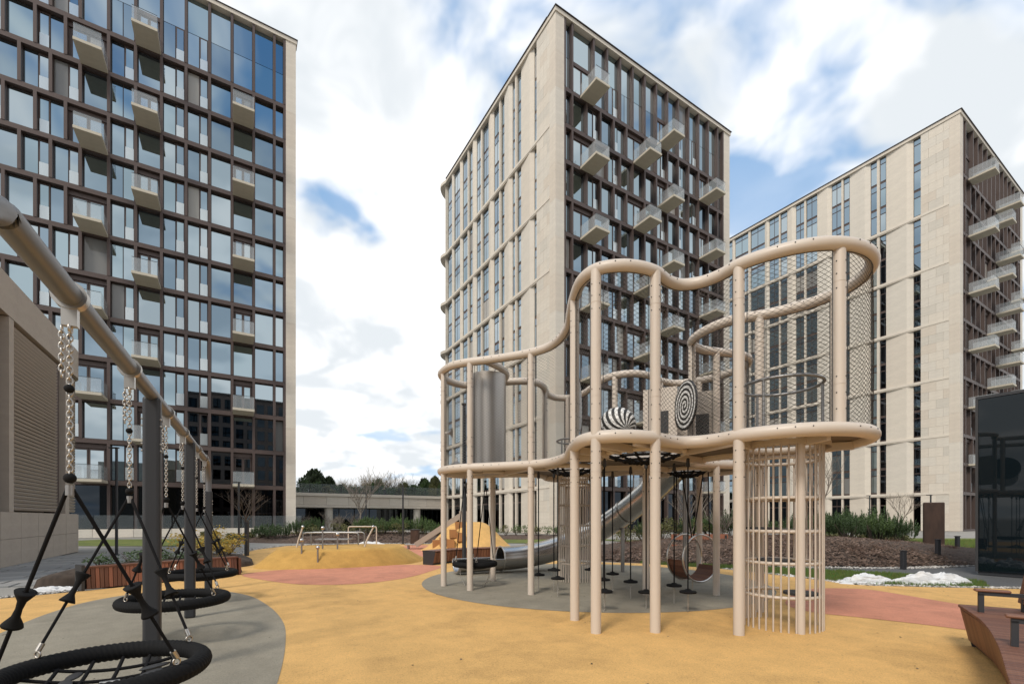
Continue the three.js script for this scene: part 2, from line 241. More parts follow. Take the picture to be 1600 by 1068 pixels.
// the bronze grid front; cells(k) gives the row's [a, e, type] list, all local x
function gridFront(b, x0, x1, cells, fd, gz) {
  for (let k = 0; k < 12; k++) {
    const y = F[k], top = k ? F[k - 1] : ROOF - 0.35, list = cells(k);
    box('spandrel', M.bronze, b, x1 - x0, 0.36, fd, (x0 + x1) / 2, y, -fd / 2 - 0.02);
    const y0 = y + 0.18, y1 = k ? top - 0.18 : top;
    list.forEach(([a, e, type], i) => {
      const fins = i ? [a] : [a]; if (i === list.length - 1) fins.push(e);
      for (const f of fins) { const m = box('mullion', M.bronze, b, 0.2, y1 - y0, fd + 0.03, f, (y0 + y1) / 2, -fd / 2 - 0.005); }
      windowCell(b, a + 0.1, e - 0.1, y0, y1, -gz, type, !k);
      if (type === 'balcony') balcony(b, Math.max(a + 0.02, e - 1.64), e - 0.02, y + 0.02, 0, 2.15);
    });
  }
  { // ground storey
    const y1 = F[11] - 0.18, list = cells(11); box('plinth_beam', M.bronze, b, x1 - x0, 0.2, fd, (x0 + x1) / 2, 0.1, -fd / 2 - 0.02);
    list.forEach(([a, e], i) => {
      for (const f of i === list.length - 1 ? [a, e] : [a]) box('mullion', M.bronze, b, 0.2, y1 - 0.2, fd + 0.03, f, (y1 + 0.2) / 2, -fd / 2 - 0.005);
      const w = new THREE.Group(); w.name = 'window'; b.add(w); w.position.set((a + e) / 2, 0.2, -gz); box('frame', M.bronze, w, e - a - 0.2, y1 - 0.2, 0.04, 0, (y1 - 0.2) / 2, -0.05); pane(w, e - a - 0.28, y1 - 0.32, 0, (y1 - 0.2) / 2, 0, lowPane);
    });
  }
}
const STEP = 1.675;
// ---- the glazed building with the bronze grid
{
  const b = thing('apartment_building', 'tall apartment block with a flat front of bronze window grid and mirror glass', 'building', [-20.49, 0, -43.4], UT, 'apartment blocks round the courtyard');
  const cells = (k) => {
    const odd = k % 2 === 1, out = []; let x = -0.95;
    const types = [odd ? 'single' : 'single', odd ? 'balcony' : 'single', 'single', 'doorR', 'doorR', odd ? 'single' : 'balcony', 'doorR'];
    out.push([x - 0.85, x, 'single']); x -= 0.85;
    for (let i = 0; i < 8; i++) { const t = ['single', odd ? 'balcony' : 'single', 'single', 'doorR', 'doorR', odd ? 'single' : 'balcony', odd ? 'doorR' : 'pair'][i]; if (!t) continue; out.push([x - STEP, x, t]); x -= STEP; }
    const tail = odd ? [['balcony', 1.5], ['doorL', 1], ['single', 1], ['doorR', 1], ['single', 1], ['doorR', 1], ['single', 1]] : [['single', 1], ['doorR', 1], ['doorR', 1], ['single', 1.5], ['doorL', 1], ['single', 1], ['doorR', 1]];
    for (const [t, w] of tail) { out.push([x - STEP * w, x, t]); x -= STEP * w; }
    return out.reverse();
  };
  const xl = cells(0)[0][0];
  gridFront(b, xl - 0.1, -0.95 + 0.1, cells, 0.42, 0.42);
  for (let i = 0; i < 14; i++) box('stone_block', [M.stoneA, M.stone, M.stoneB][i % 3], b, 0.85, 3.3, 0.9, -0.425, i * 3.306 + 1.65, -0.44);
  box('coping', M.stone, b, -xl + 0.12, 0.34, 1.0, xl / 2 + 0.03, ROOF - 0.16, -0.42);
  box('roof_edge', M.bronzeDark, b, -xl + 0.2, 0.06, 1.15, xl / 2 + 0.06, ROOF + 0.04, -0.42);
  box('core', M.concreteCool, b, -xl + 0.2, ROOF - 0.6, 16, xl / 2 - 0.1, (ROOF - 0.6) / 2, -8.95);
  const tr = thing('terrace_wall', 'pale stone terrace wall along the foot of the bronze gridded block', 'wall', [-20.49, 0, -43.4], UT);
  for (let i = 0; i < 12; i++) box('stone_block', [M.plinth, M.stoneA][i % 2], tr, 2.32, 0.62, 0.5, -1 - i * 2.34, 0.31, 2.9);
  for (let i = 0; i < 12; i++) { box('glass_panel', M.glassClear, tr, 2.26, 1.0, 0.02, -1 - i * 2.34, 1.16, 2.9); }
}
// ---- the two stone-flanked towers: bronze grid front along +x, stone flank along -z
function tower(label, origin, flank, slabsTo, curved) {
  const b = thing('apartment_building', label, 'building', origin, UT, 'apartment blocks round the courtyard');
  const X0 = 1.07, L = 25.4;
  const cells = (k) => {
    const out = [[X0, 1.92, 'single']], odd = k % 2 === 1; let x = 1.92;
    const seq = odd ? [['single', 1], ['doorR', 1], ['single', 1], ['doorL', 1], ['balcony', 1.5]] : [['balcony', 1.5], ['single', 1], ['doorR', 1], ['pair', 1], ['single', 1]];
    for (const [t, w] of [...seq, ['single', 1], [odd ? 'doorR' : 'balcony', 1], ['single', 1], ['doorL', 1], [odd ? 'single' : 'doorR', 1], [odd ? 'balcony' : 'single', 1], ['pair', 1]]) { const e = x + w * STEP * 1.015; out.push([x, e, t]); x = e; }
    out.push([x, Math.min(x + 1.0, L - 1.15), 'single']);
    return out;
  };
  const xr = cells(0).at(-1)[1];
  gridFront(b, X0 - 0.1, xr + 0.1, cells, 0.36, 0.38);
  for (let i = 0; i < 14; i++) { box('stone_block', [M.stoneB, M.stone, M.stoneC][i % 3], b, X0 - 0.1, 3.3, 0.9, (X0 - 0.1) / 2, i * 3.306 + 1.65, -0.45); box('stone_block', [M.stone, M.stoneA][i % 2], b, L - xr - 0.1, 3.3, 0.9, (L + xr + 0.1) / 2, i * 3.306 + 1.65, -0.45); }
  box('coping', M.stone, b, L + 0.16, 0.36, 1.1, L / 2, ROOF - 0.16, -0.45);
  box('roof_edge', M.bronzeDark, b, L + 0.3, 0.07, 1.3, L / 2, ROOF + 0.055, -0.45);
  // flank: s runs away along -z, the wall looks to -x
  const S = flank.end, bands = [4.3, 10.8, 17.3, 23.8, 30.3, 36.8, ROOF - 0.2];
  box('coping', M.stone, b, 0.9, 0.36, S - 1.0, 0.36, ROOF - 0.16, -S / 2 - 0.5);
  box('roof_edge', M.bronzeDark, b, 1.1, 0.07, S - 1.1, 0.36, ROOF + 0.055, -S / 2 - 0.55);
  for (let k = 0; k < 6; k++) { box('ledge', M.stoneA, b, 0.66, 0.26, S - 0.9, 0.29, bands[k], -(S + 0.9) / 2); box('ledge', M.stone, b, 0.6, 0.1, S - 0.9, 0.3, bands[k] - 0.19, -(S + 0.9) / 2); }
  const slabMats = [M.stoneA, M.stoneB, M.stoneC, M.stone, M.stoneD, M.stoneA, M.stoneC];
  for (let k = -1; k < 6; k++) {
    const y0 = k < 0 ? 0 : bands[k] + 0.13, y1 = (k + 1 < 6 ? bands[k + 1] - 0.24 : ROOF - 0.34), H = y1 - y0, rows = Math.max(1, Math.round(H / 1.05));
    // the wide plain panel next to the corner is laid in slabs
    let n = 0;
    for (let r = 0; r < rows; r++) {
      const h = H / rows; let s = 0.9; const cuts = r % 2 ? [0.45, 1.0] : [0.2, 0.72, 1.0];
      for (const c of cuts) { const e = 0.9 + (slabsTo - 0.9) * c; const m = box('stone_slab', slabMats[Math.floor(rnd() * slabMats.length)], b, 0.3, h - 0.014, e - s - 0.014, 0.15 + R(0, 0.006), y0 + h * (r + 0.5), -(s + e) / 2); s = e; }
    }
    box('backing', M.stoneD, b, 0.3, H, slabsTo - 0.9, 0.46, (y0 + y1) / 2, -(slabsTo + 0.9) / 2);
    for (const [a, e, f] of flank.piers) {                // wedge-shaped piers: a narrow cheek, then a long face slanting back to the next window
      const sh = new THREE.Shape([[0.42, -a], [0.42, -e], [0.22, -e], [0.02, -(a + f)], [0.02, -(a + f * 0.85)], [0.22, -a]].map(([x, z]) => new THREE.Vector2(x, -z)));
      const g = new THREE.ExtrudeGeometry(sh, { depth: H, bevelEnabled: false }).rotateX(-Math.PI / 2); const m = part('stone_pier', g, [M.stoneA, M.stone, M.stoneC][Math.floor(rnd() * 3)], b); m.position.y = y0;
    }
    for (const [a, e] of flank.mullions) box('stone_mullion', M.stone, b, 0.3, H, e - a, 0.26, (y0 + y1) / 2, -(a + e) / 2);
    for (const [a, e] of flank.windows) {
      const w = new THREE.Group(); w.name = 'window'; b.add(w); w.position.set(0.32, y0, -(a + e) / 2); const W = e - a;
      box('frame', M.bronze, w, 0.04, H, W, 0.02, H / 2, 0);
      const st = k < 0 ? 1 : k === 5 ? 3 : 2, hh = H / st;
      for (let i = 0; i < st; i++) {
        const low = k < 0, wide = W > 1.1; const pm = low ? lowPane : paneMat();
        for (const q of wide ? [-1, 1] : [0]) { const pw = wide ? W / 2 - 0.08 : W - 0.12; tilt(box('pane', pm, w, 0.03, hh * 0.66, pw, -0.02, hh * i + hh * 0.4, q * W / 4)); tilt(box('pane', low ? lowPane : paneMats[4], w, 0.03, hh * 0.2, pw, -0.02, hh * i + hh * 0.87, q * W / 4)); }
      }
    }
  }
  box('core', M.concreteCool, b, L - 0.72, ROOF - 0.5, S - 1.3, L / 2 + 0.36, (ROOF - 0.5) / 2, -(S - 1.3) / 2 - 0.72);
  if (curved) { // rounded far end of the flank
    const rr = 3.2, seg = 7, cz = -S, cx = rr;
    for (let k = 0; k < 7; k++) {
      const out = [], inn = []; for (let i = 0; i <= 26; i++) { const a = Math.PI - i / 26 * Math.PI * 0.65, q = rr + 0.05 + 0.55 * smooth(0, 0.22, i / 26); out.push(new THREE.Vector2(q * Math.cos(a), q * Math.sin(a))); inn.unshift(new THREE.Vector2((rr - 0.7) * Math.cos(a), (rr - 0.7) * Math.sin(a))); } const sh = new THREE.Shape([...out, ...inn]);
      const g = new THREE.ExtrudeGeometry(sh, { depth: 0.36, bevelEnabled: false, curveSegments: 20 }).rotateX(-Math.PI / 2); const m = part('curved_ledge', g, M.stone, b); m.position.set(cx, (k < 6 ? bands[k] - 0.2 : ROOF - 0.34), cz);
    }
    for (let k = -1; k < 6; k++) {
      const y0 = k < 0 ? 0 : bands[k] + 0.16, y1 = k + 1 < 6 ? bands[k + 1] - 0.2 : ROOF - 0.34, H = y1 - y0, st = k < 0 ? 1 : k === 5 ? 3 : 2;
      for (let i = 0; i < seg; i++) {
        const a = Math.PI - (i + 0.5) / seg * Math.PI * 0.62, w = new THREE.Group(), cw = (rr - 0.45) * Math.PI * 0.62 / seg; w.name = 'window'; b.add(w);
        w.position.set(cx + (rr - 0.45) * Math.cos(a), y0, cz - (rr - 0.45) * Math.sin(a)); w.rotation.y = Math.PI / 2 + a;
        box('frame', M.bronze, w, cw, H, 0.05, 0, H / 2, -0.03);
        for (let q = 0; q < st; q++) { pane(w, cw - 0.1, H / st * 0.62, 0, H / st * (q + 0.38), 0.01, k < 0 ? lowPane : paneMat()); pane(w, cw - 0.1, H / st * 0.24, 0, H / st * (q + 0.84), 0.01, k < 0 ? lowPane : paneMat()); }
        if (i % 2 === 0) box('stone_mullion', M.stone, w, 0.22, H, 0.5, -cw / 2, H / 2, 0.1);
      }
    }
    const g = new THREE.CylinderGeometry(rr - 0.6, rr - 0.6, ROOF - 0.5, 24); const m = part('core', g, M.concreteCool, b); m.position.set(cx, (ROOF - 0.5) / 2, cz);
  }
  return b;
}
const midFlank = { end: 24.1, windows: [[2.97, 3.66], [6.0, 6.7], [7.0, 7.65], [9.3, 9.95], [10.25, 11.55], [12.8, 14.2], [14.5, 15.75], [16.86, 17.7], [18.0, 19.56], [20.4, 22.2], [22.7, 24.05]], mullions: [[6.7, 7.0], [9.95, 10.25], [14.2, 14.5], [17.7, 18.0]], piers: [[3.66, 6.0, 0.55], [7.65, 9.3, 0.5], [11.55, 12.8, 0.5], [15.75, 16.86, 0.5], [19.56, 20.4, 0.4], [22.2, 22.7, 0.25]] };
tower('corner apartment block rising behind the climbing tower with a rounded far end', [3.85, 0, -40.5], midFlank, 2.97, true);
const rightFlank = { end: 29.5, windows: [[3.39, 4.13], [6.78, 7.43], [7.7, 8.4], [10.7, 11.4], [11.62, 12.8], [14.6, 16.0], [16.25, 17.4], [18.6, 19.55], [19.75, 21.2], [21.9, 24.1], [24.45, 26.7], [27.2, 29.2]], mullions: [[7.43, 7.7], [11.4, 11.62], [16.0, 16.25], [19.55, 19.75], [24.1, 24.45]], piers: [[4.13, 6.78, 0.65], [8.4, 10.7, 0.6], [12.8, 14.6, 0.5], [17.4, 18.6, 0.5], [21.2, 21.9, 0.3], [26.7, 27.2, 0.25]] };
tower('pale stone flanked apartment block behind the rusty stele and mulch mound', [49.6, 0, -50.7], rightFlank, 3.39, false);
// ---- the block behind the photographer that the glazed front mirrors
{
  const b = thing('apartment_building', 'dark brick coloured block mirrored in the glazed front', 'building', [8, 0, 31], UT);
  box('wall', M.bronze, b, 26, 30, 12, 13, 15, 6);
  box('roof', M.bronzeDark, b, 26.4, 0.5, 12.4, 13, 30.25, 6);
  for (let k = 0; k < 9; k++) for (let i = 0; i < 11; i++) box('window', lowPane, b, 1.5, 2.2, 0.08, 1.5 + i * 2.3, 2 + k * 3.25, -0.03);
}
// ---- link bridge between the two blocks
{
  const br = thing('link_bridge', 'low stone faced link bridge on round columns between the apartment blocks', 'bridge', [-27.5, 0, -50.95], UT);
  for (let i = 0; i < 10; i++) { box('fascia_panel', [M.stoneA, M.stone, M.stoneB][i % 3], br, 2.48, 1.0, 0.5, i * 2.5 + 0.2, 3.55, -0.25); }
  box('cornice', M.stoneA, br, 25.2, 0.34, 1.0, 11.4, 4.24, -0.3); box('lower_trim', M.stone, br, 25.2, 0.3, 0.7, 11.4, 2.88, -0.28);
  box('deck', M.concreteCool, br, 25, 0.3, 9, 11.4, 4.0, -5.1);
  for (const x of [6.8, 17.8, 22.5]) { const m = part('column', new THREE.CylinderGeometry(0.47, 0.47, 2.76, 24), M.plinth, br); m.position.set(x, 1.38, -0.62); }
  for (let i = 0; i < 13; i++) { box('window', lowPane, br, 1.8, 2.6, 0.05, i * 1.92, 1.35, -4.2); box('mullion', M.darkSteel, br, 0.1, 2.7, 0.12, i * 1.92 + 0.96, 1.35, -4.16); }
  box('back_wall', M.concreteCool, br, 25, 2.8, 0.2, 11.4, 1.4, -4.5);
  for (let i = 0; i < 14; i++) { box('glass_panel', M.glassClear, br, 1.72, 1.1, 0.02, i * 1.78 + 0.2, 4.98, -0.4); box('rail_post', M.darkSteel, br, 0.05, 1.15, 0.05, i * 1.78 - 0.69, 4.98, -0.4); }
  const pb = thing('planter_box', 'long dark planter boxes on the link bridge terrace', 'planter', [-27.5, 4.15, -50.95], UT);
  for (let i = 0; i < 5; i++) box('box', M.darkSteel, pb, 2.2, 0.9 + 0.3 * (i % 2), 0.8, 6 + i * 2.5, 0.5, -3.2);
}
// ---- louvred pavilion
{
  const ax = -14.1, ad = 12.35, pv = thing('pavilion', 'beige stone pavilion with horizontal louvres and a rounded corner', 'building', [ax, 0, -ad], UT);
  // local: wall face looks to +x, runs along -z (away); stone frame 8.5 m high
  const H = 8.5, zEnd = -8.2, rr = 1.7;
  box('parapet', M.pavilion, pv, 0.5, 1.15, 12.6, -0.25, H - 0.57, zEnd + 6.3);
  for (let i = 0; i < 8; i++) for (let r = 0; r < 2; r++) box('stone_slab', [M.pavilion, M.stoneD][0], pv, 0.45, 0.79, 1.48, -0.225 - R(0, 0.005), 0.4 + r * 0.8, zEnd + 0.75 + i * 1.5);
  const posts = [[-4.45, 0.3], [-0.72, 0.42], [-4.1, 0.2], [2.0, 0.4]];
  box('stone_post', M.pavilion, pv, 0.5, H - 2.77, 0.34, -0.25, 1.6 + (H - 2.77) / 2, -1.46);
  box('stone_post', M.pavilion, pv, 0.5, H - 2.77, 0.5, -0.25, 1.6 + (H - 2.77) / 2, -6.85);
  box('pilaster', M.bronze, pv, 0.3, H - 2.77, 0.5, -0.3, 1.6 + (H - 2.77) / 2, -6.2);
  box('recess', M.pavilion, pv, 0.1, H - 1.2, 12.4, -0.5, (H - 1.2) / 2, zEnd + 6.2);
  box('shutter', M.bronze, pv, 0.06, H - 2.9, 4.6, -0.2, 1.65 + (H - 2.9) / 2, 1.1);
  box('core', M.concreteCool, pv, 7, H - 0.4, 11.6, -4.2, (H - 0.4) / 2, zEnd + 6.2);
  const sl = boxG(0.1, 0.085, 4.25), sl2 = boxG(0.1, 0.085, 1.05), n = 46; for (let i = 0; i < n; i++) { const m = part('slat', sl, M.louvre, pv); m.position.set(-0.12, 1.72 + i * (5.6 / n), -3.78); m.rotation.z = -0.5; const m2 = part('slat', sl2, M.louvre, pv); m2.position.set(-0.12, 1.72 + i * (5.6 / n), -7.66); m2.rotation.z = -0.5; }
  // rounded corner turning away
  const arc = (r0, r1, h) => { const s = new THREE.Shape(); s.absarc(0, 0, r1, 0, Math.PI * 0.75, false); s.absarc(0, 0, r0, Math.PI * 0.75, 0, true); s.closePath(); return new THREE.ExtrudeGeometry(s, { depth: h, bevelEnabled: false, curveSegments: 18 }).rotateX(-Math.PI / 2); };
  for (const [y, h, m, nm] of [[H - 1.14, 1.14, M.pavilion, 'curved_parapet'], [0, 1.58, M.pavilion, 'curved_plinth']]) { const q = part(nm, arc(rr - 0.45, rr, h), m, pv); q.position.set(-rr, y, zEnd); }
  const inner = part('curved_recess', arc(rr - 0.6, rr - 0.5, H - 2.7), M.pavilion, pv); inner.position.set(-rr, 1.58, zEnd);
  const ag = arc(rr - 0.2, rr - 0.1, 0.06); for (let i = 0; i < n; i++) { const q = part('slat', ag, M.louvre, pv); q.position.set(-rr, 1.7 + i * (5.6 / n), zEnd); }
}
// ---- dark glass kiosk
{
  const k = thing('glass_kiosk', 'dark reflective glass kiosk standing on the asphalt', 'kiosk', [11.7, 0, -11.5], UT);
  box('body', M.charcoal, k, 4, 4.3, 7.9, 2.05, 2.2, 3.98); box('roof_cap', M.darkSteel, k, 4.14, 0.07, 8.04, 2.05, 4.42, 3.98); box('base_strip', M.darkSteel, k, 4.06, 0.08, 7.96, 2.05, 0.04, 3.98);
  for (let i = 0; i < 4; i++) { box('glass_panel', M.darkGlass, k, 0.03, 4.28, 1.96, 0.0, 2.23, 0.99 + i * 1.985); }
  for (let i = 0; i < 2; i++) box('glass_panel', M.darkGlass, k, 1.96, 4.28, 0.03, 1.05 + i * 1.985, 2.23, -0.01);
  box('corner_trim', M.charcoal, k, 0.05, 4.3, 0.05, -0.005, 2.23, -0.015);
}

// ---------------------------------------------------------------- climbing tower
const PLAN = [[0.868, 6.34], [0.904, 5.88], [1.03, 5.64], [1.266, 5.55], [1.52, 5.57], [1.77, 5.68], [2.0, 5.9], [2.22, 6.0], [2.46, 5.93], [2.63, 5.75], [2.74, 5.53], [2.93, 5.34], [3.19, 5.18], [3.48, 5.1], [3.78, 5.12], [4.05, 5.23], [4.28, 5.43], [4.42, 5.7], [4.46, 5.97], [4.4, 6.24], [4.25, 6.5], [3.99, 6.74], [3.74, 6.9], [3.42, 7.05], [3.2, 7.36], [3.1, 7.73], [3.14, 8.0], [3.37, 8.26], [3.75, 8.41], [4.25, 8.55], [4.55, 8.8], [4.68, 9.2], [4.6, 9.55], [4.45, 9.85], [4.15, 10.15], [3.7, 10.36], [3.32, 10.2], [2.92, 9.8], [2.54, 9.66], [2.2, 9.8], [1.98, 10.15], [1.85, 10.8], [1.7, 11.3], [1.41, 11.6], [1.1, 11.58], [0.88, 11.3], [0.78, 10.9], [0.72, 10.6], [0.56, 10.32], [0.37, 10.2], [0.07, 10.2], [-0.2, 10.28], [-0.43, 10.36], [-1.03, 10.5], [-1.24, 10.4], [-1.456, 10.1], [-1.51, 9.77], [-1.42, 9.5], [-1.19, 9.16], [-0.82, 8.95], [-0.5, 8.84], [-0.1, 8.68], [0.35, 8.45], [0.65, 8.18], [0.82, 7.8], [0.9, 7.3], [0.88, 6.8]];
const HL = 2.4, HT = 4.46;
const planCurve = new THREE.CatmullRomCurve3(PLAN.map(([x, d]) => V(x, 0, d)), true, 'centripetal');
planCurve.arcLengthDivisions = 2000; const planLen = planCurve.getLength();
{
  const t = thing('climbing_tower', 'cream climbing tower of sinuous tube rings, posts and steel netting', 'climbing frame');
  const ring = (h, r) => { const pts = planCurve.getSpacedPoints(260).slice(0, -1).map((p) => new THREE.Vector3(p.x, h, p.z)); return new THREE.TubeGeometry(new THREE.CatmullRomCurve3(pts, true), 520, r, 14, true); };
  part('top_ring', ring(HT, 0.076), M.cream, t); part('platform_ring', ring(HL, 0.082), M.cream, t);
  // posts: [X, D, from, to]
  const posts = [[1.03, 5.62, 0, HT], [1.77, 5.66, 0, HT], [2.74, 5.53, 0, HT], [0.868, 6.34, 0, HT], [3.75, 8.4, 0, HT], [0.35, 8.44, 0, HT], [-0.82, 8.94, 0, HT], [-1.42, 9.52, 0, HT], [-0.43, 10.35, 0, HT], [4.15, 10.14, 0, HT], [1.41, 11.58, 0, HT], [2.47, 8.45, 0, HL], [3.73, 6.9, 0, HT], [3.66, 5.12, HL, HT], [4.4, 6.22, HL, HT], [3.13, 7.96, HL, HT], [2.2, 9.79, HL, HT], [0.78, 10.88, HL, HT], [3.3, 10.18, HL, HT], [4.66, 9.2, HL, HT]];
  const bolt = new THREE.SphereGeometry(0.0085, 6, 4), pts = [];
  for (const [X, D, a, b] of posts) {
    const big = D < 7, p = part('post', cyl(V(X, a, D), V(X, b - 0.02, D), big ? 0.064 : 0.06, big ? 0.064 : 0.06, 20), M.cream, t);
    const bs = []; for (const h of [HL - 0.5, HL - 0.32, HL - 0.18, HL + 0.22, HL + 0.4, HL + 0.58, HT - 0.2, HT - 0.34, HT - 0.5]) { if (h < a || h > b) continue; for (const an of [0.35, -2.0, 2.6]) bs.push(place(bolt, X + 0.063 * Math.cos(an), h, -D + 0.063 * Math.sin(an) + 0)); for (const an of [1.0]) bs.push(place(bolt, X + 0.063 * Math.cos(an), h, -D + 0.063 * Math.sin(an))); }
    const bm = part('bolts', merge(bs), M.charcoal, p); bm.userData.kind = 'stuff';
    for (const h of [HL - 0.42, HL + 0.5, HT - 0.42]) if (h > a && h < b) { const c = part('sleeve_joint', new THREE.CylinderGeometry(0.0665, 0.0665, 0.006, 20), M.cream, p); c.position.set(X, h, -D); }
    pts.push([X, D]);
  }
  // ring bolts beside the posts
  { const bs = []; for (let i = 0; i < 150; i++) { const p = planCurve.getPointAt(i / 150), q = planCurve.getTangentAt(i / 150), nx = -q.z, nz = q.x; if (i % 5 > 2) continue; for (const [h, r] of [[HT, 0.076], [HL, 0.082]]) for (const s of [-1, 1]) bs.push(place(bolt, p.x + nx * s * r * 0.96, h + r * 0.3, p.z + nz * s * r * 0.96)); } const bm = part('bolts', merge(bs), M.charcoal, t); bm.userData.kind = 'stuff'; }
  // deck with round openings
  const holes = [[1.93, 6.68, 0.56], [1.1, 8.6, 0.45], [3.42, 8.95, 0.4], [3.55, 6.05, 0.42], [1.42, 10.35, 0.36], [-0.45, 9.6, 0.36]];
  { const inner = planCurve.getSpacedPoints(200).slice(0, -1).map((p) => new THREE.Vector2(p.x, -p.z)), s = new THREE.Shape(inner);
    for (const [x, d, r] of holes) { const h = new THREE.Path(); h.absarc(x, d, r, 0, Math.PI * 2, true); s.holes.push(h); }
    const g = new THREE.ExtrudeGeometry(s, { depth: 0.03, bevelEnabled: false, curveSegments: 24 }).rotateX(-Math.PI / 2); part('deck_plate', g, M.deck, t).position.y = HL + 0.0; }
  for (const [x, d, r] of holes) { const g = new THREE.TorusGeometry(r, 0.045, 10, 48).rotateX(Math.PI / 2); const m = part('opening_ring', g, M.cream, t); m.position.set(x, HL - 0.05, -d); }
  // beams under the deck from the posts to the opening rings
  const beam = (x0, d0, x1, d1) => { const L = Math.hypot(x1 - x0, d1 - d0), m = part('beam', boxG(L, 0.1, 0.05), M.cream, t); m.position.set((x0 + x1) / 2, HL - 0.06, -(d0 + d1) / 2); m.rotation.y = Math.atan2(d1 - d0, x1 - x0); };
  [[1.03, 5.68, 1.62, 6.2], [1.77, 5.74, 1.95, 6.12], [1.03, 5.7, 1.5, 6.34], [0.93, 6.34, 1.38, 6.6], [2.74, 5.6, 2.45, 6.45], [2.74, 5.6, 3.14, 5.95], [3.6, 5.2, 3.55, 5.62], [4.4, 5.9, 3.98, 6.05], [3.72, 6.85, 3.62, 6.48], [3.15, 7.5, 2.43, 6.95], [2.47, 8.45, 2.05, 7.24], [2.47, 8.45, 1.55, 8.6], [2.47, 8.45, 3.05, 8.85], [3.75, 8.45, 3.55, 8.58], [4.1, 10.1, 3.6, 9.33], [0.9, 7.2, 1.45, 7.0], [0.38, 8.5, 0.66, 8.6], [1.42, 11.5, 1.42, 10.72], [0.8, 10.8, 1.1, 10.5], [-0.4, 10.3, -0.45, 9.97], [-0.8, 9.0, -0.6, 9.26], [-1.4, 9.55, -0.82, 9.6], [0.3, 8.55, -0.15, 9.4], [2.2, 9.75, 2.47, 8.45], [1.5, 5.62, 2.3, 6.25], [3.3, 10.1, 3.3, 9.35]].forEach((a) => beam(...a));
  // rope nets in the openings
  for (const [x, d, r] of holes.slice(0, 3)) {
    const g = [], sag = (q) => HL - 0.06 - 0.13 * (1 - q * q);
    for (const q of [0.25, 0.5, 0.75]) { const p = []; for (let i = 0; i < 24; i++) { const a = i / 24 * Math.PI * 2; p.push(V(x + r * q * Math.cos(a), sag(q), d + r * q * Math.sin(a))); } g.push(tube(p, 0.016, 60, 5, true)); }
    for (let i = 0; i < 12; i++) { const a = i / 12 * Math.PI * 2; g.push(tube([0.05, 0.4, 0.7, 1].map((q) => V(x + r * q * Math.cos(a), sag(q), d + r * q * Math.sin(a))), 0.016, 8, 5)); for (const q of [0.25, 0.5, 0.75]) g.push(place(new THREE.SphereGeometry(0.03, 6, 5), x + r * q * Math.cos(a), sag(q), -(d + r * q * Math.sin(a)))); }
    part('rope_net', merge(g), M.rope, t);
  }
  // steel netting between the rings, one panel per bay
  const on = posts.filter(([, , , b]) => b > HL + 0.1).map(([X, D]) => { let best = 0, bd = 1e9; for (let i = 0; i < 2000; i++) { const p = planCurve.getPointAt(i / 2000), dd = (p.x - X) ** 2 + (p.z + D) ** 2; if (dd < bd) { bd = dd; best = i / 2000; } } return best; }).sort((a, b) => a - b);
  const lut = planCurve.getSpacedPoints(3000), at = (s) => { const f = ((s / planLen) % 1 + 1) % 1 * 3000, i = Math.floor(f), k = f - i, a = lut[i], b = lut[i + 1]; return [a.x + (b.x - a.x) * k, a.z + (b.z - a.z) * k]; };
  const cw = 0.082, ch = 0.028, rw = 0.0023;
  for (let k = 0; k < on.length; k++) {
    const s0 = on[k] * planLen + 0.09, s1 = (k + 1 < on.length ? on[k + 1] : on[0] + 1) * planLen - 0.09, pos = [], nor = []; if (s1 - s0 < 0.2) continue;
    const y0 = HL + 0.09, y1 = HT - 0.09, rows = Math.floor((y1 - y0) / ch), cols = Math.floor((s1 - s0) / cw);
    const P = (i, j) => { const s = s0 + Math.min(cols, Math.max(0, i + (j % 2) * 0.5)) * (s1 - s0) / cols, [x, z] = at(s), bul = 0.02 * Math.sin(Math.PI * (s - s0) / (s1 - s0)) * Math.sin(Math.PI * j / rows); return [x, y0 + (y1 - y0) * j / rows, z + bul]; };
    const segm = (A, B) => {
      const d = [B[0] - A[0], B[1] - A[1], B[2] - A[2]], l = Math.hypot(...d); if (l < 1e-4) return;
      const hx = Math.hypot(d[0], d[2]) || 1, n1 = [-d[2] / hx, 0, d[0] / hx], tx = d.map((v) => v / l), n2 = [tx[1] * n1[2] - tx[2] * n1[1], tx[2] * n1[0] - tx[0] * n1[2], tx[0] * n1[1] - tx[1] * n1[0]];
      for (let q = 0; q < 3; q++) { const a = q * 2.094, b = (q + 1) * 2.094, va = [0, 1, 2].map((c) => n1[c] * Math.cos(a) + n2[c] * Math.sin(a)), vb = [0, 1, 2].map((c) => n1[c] * Math.cos(b) + n2[c] * Math.sin(b)), w = (p, v) => pos.push(p[0] + v[0] * rw, p[1] + v[1] * rw, p[2] + v[2] * rw); w(A, va); w(B, va); w(B, vb); w(A, va); w(B, vb); w(A, vb); for (const v of [va, va, vb, va, vb, vb]) nor.push(...v); }
    };
    for (let j = 0; j < rows; j++) for (let i = 0; i <= cols; i++) { const A = P(i, j); if (j % 2 === 0) { segm(A, P(i, j + 1)); if (i) segm(A, P(i - 1, j + 1)); } else { segm(A, P(i, j + 1)); if (i < cols) segm(A, P(i + 1, j + 1)); } }
    const g = new THREE.BufferGeometry(); g.setAttribute('position', new THREE.Float32BufferAttribute(pos, 3)); g.setAttribute('normal', new THREE.Float32BufferAttribute(nor, 3)); g.setAttribute('uv', new THREE.Float32BufferAttribute(new Float32Array(pos.length / 3 * 2), 2));
    const m = part('netting', g, mat.net ??= mat(0.42, 0.38, 0.33, 0.45, 0.5), t);
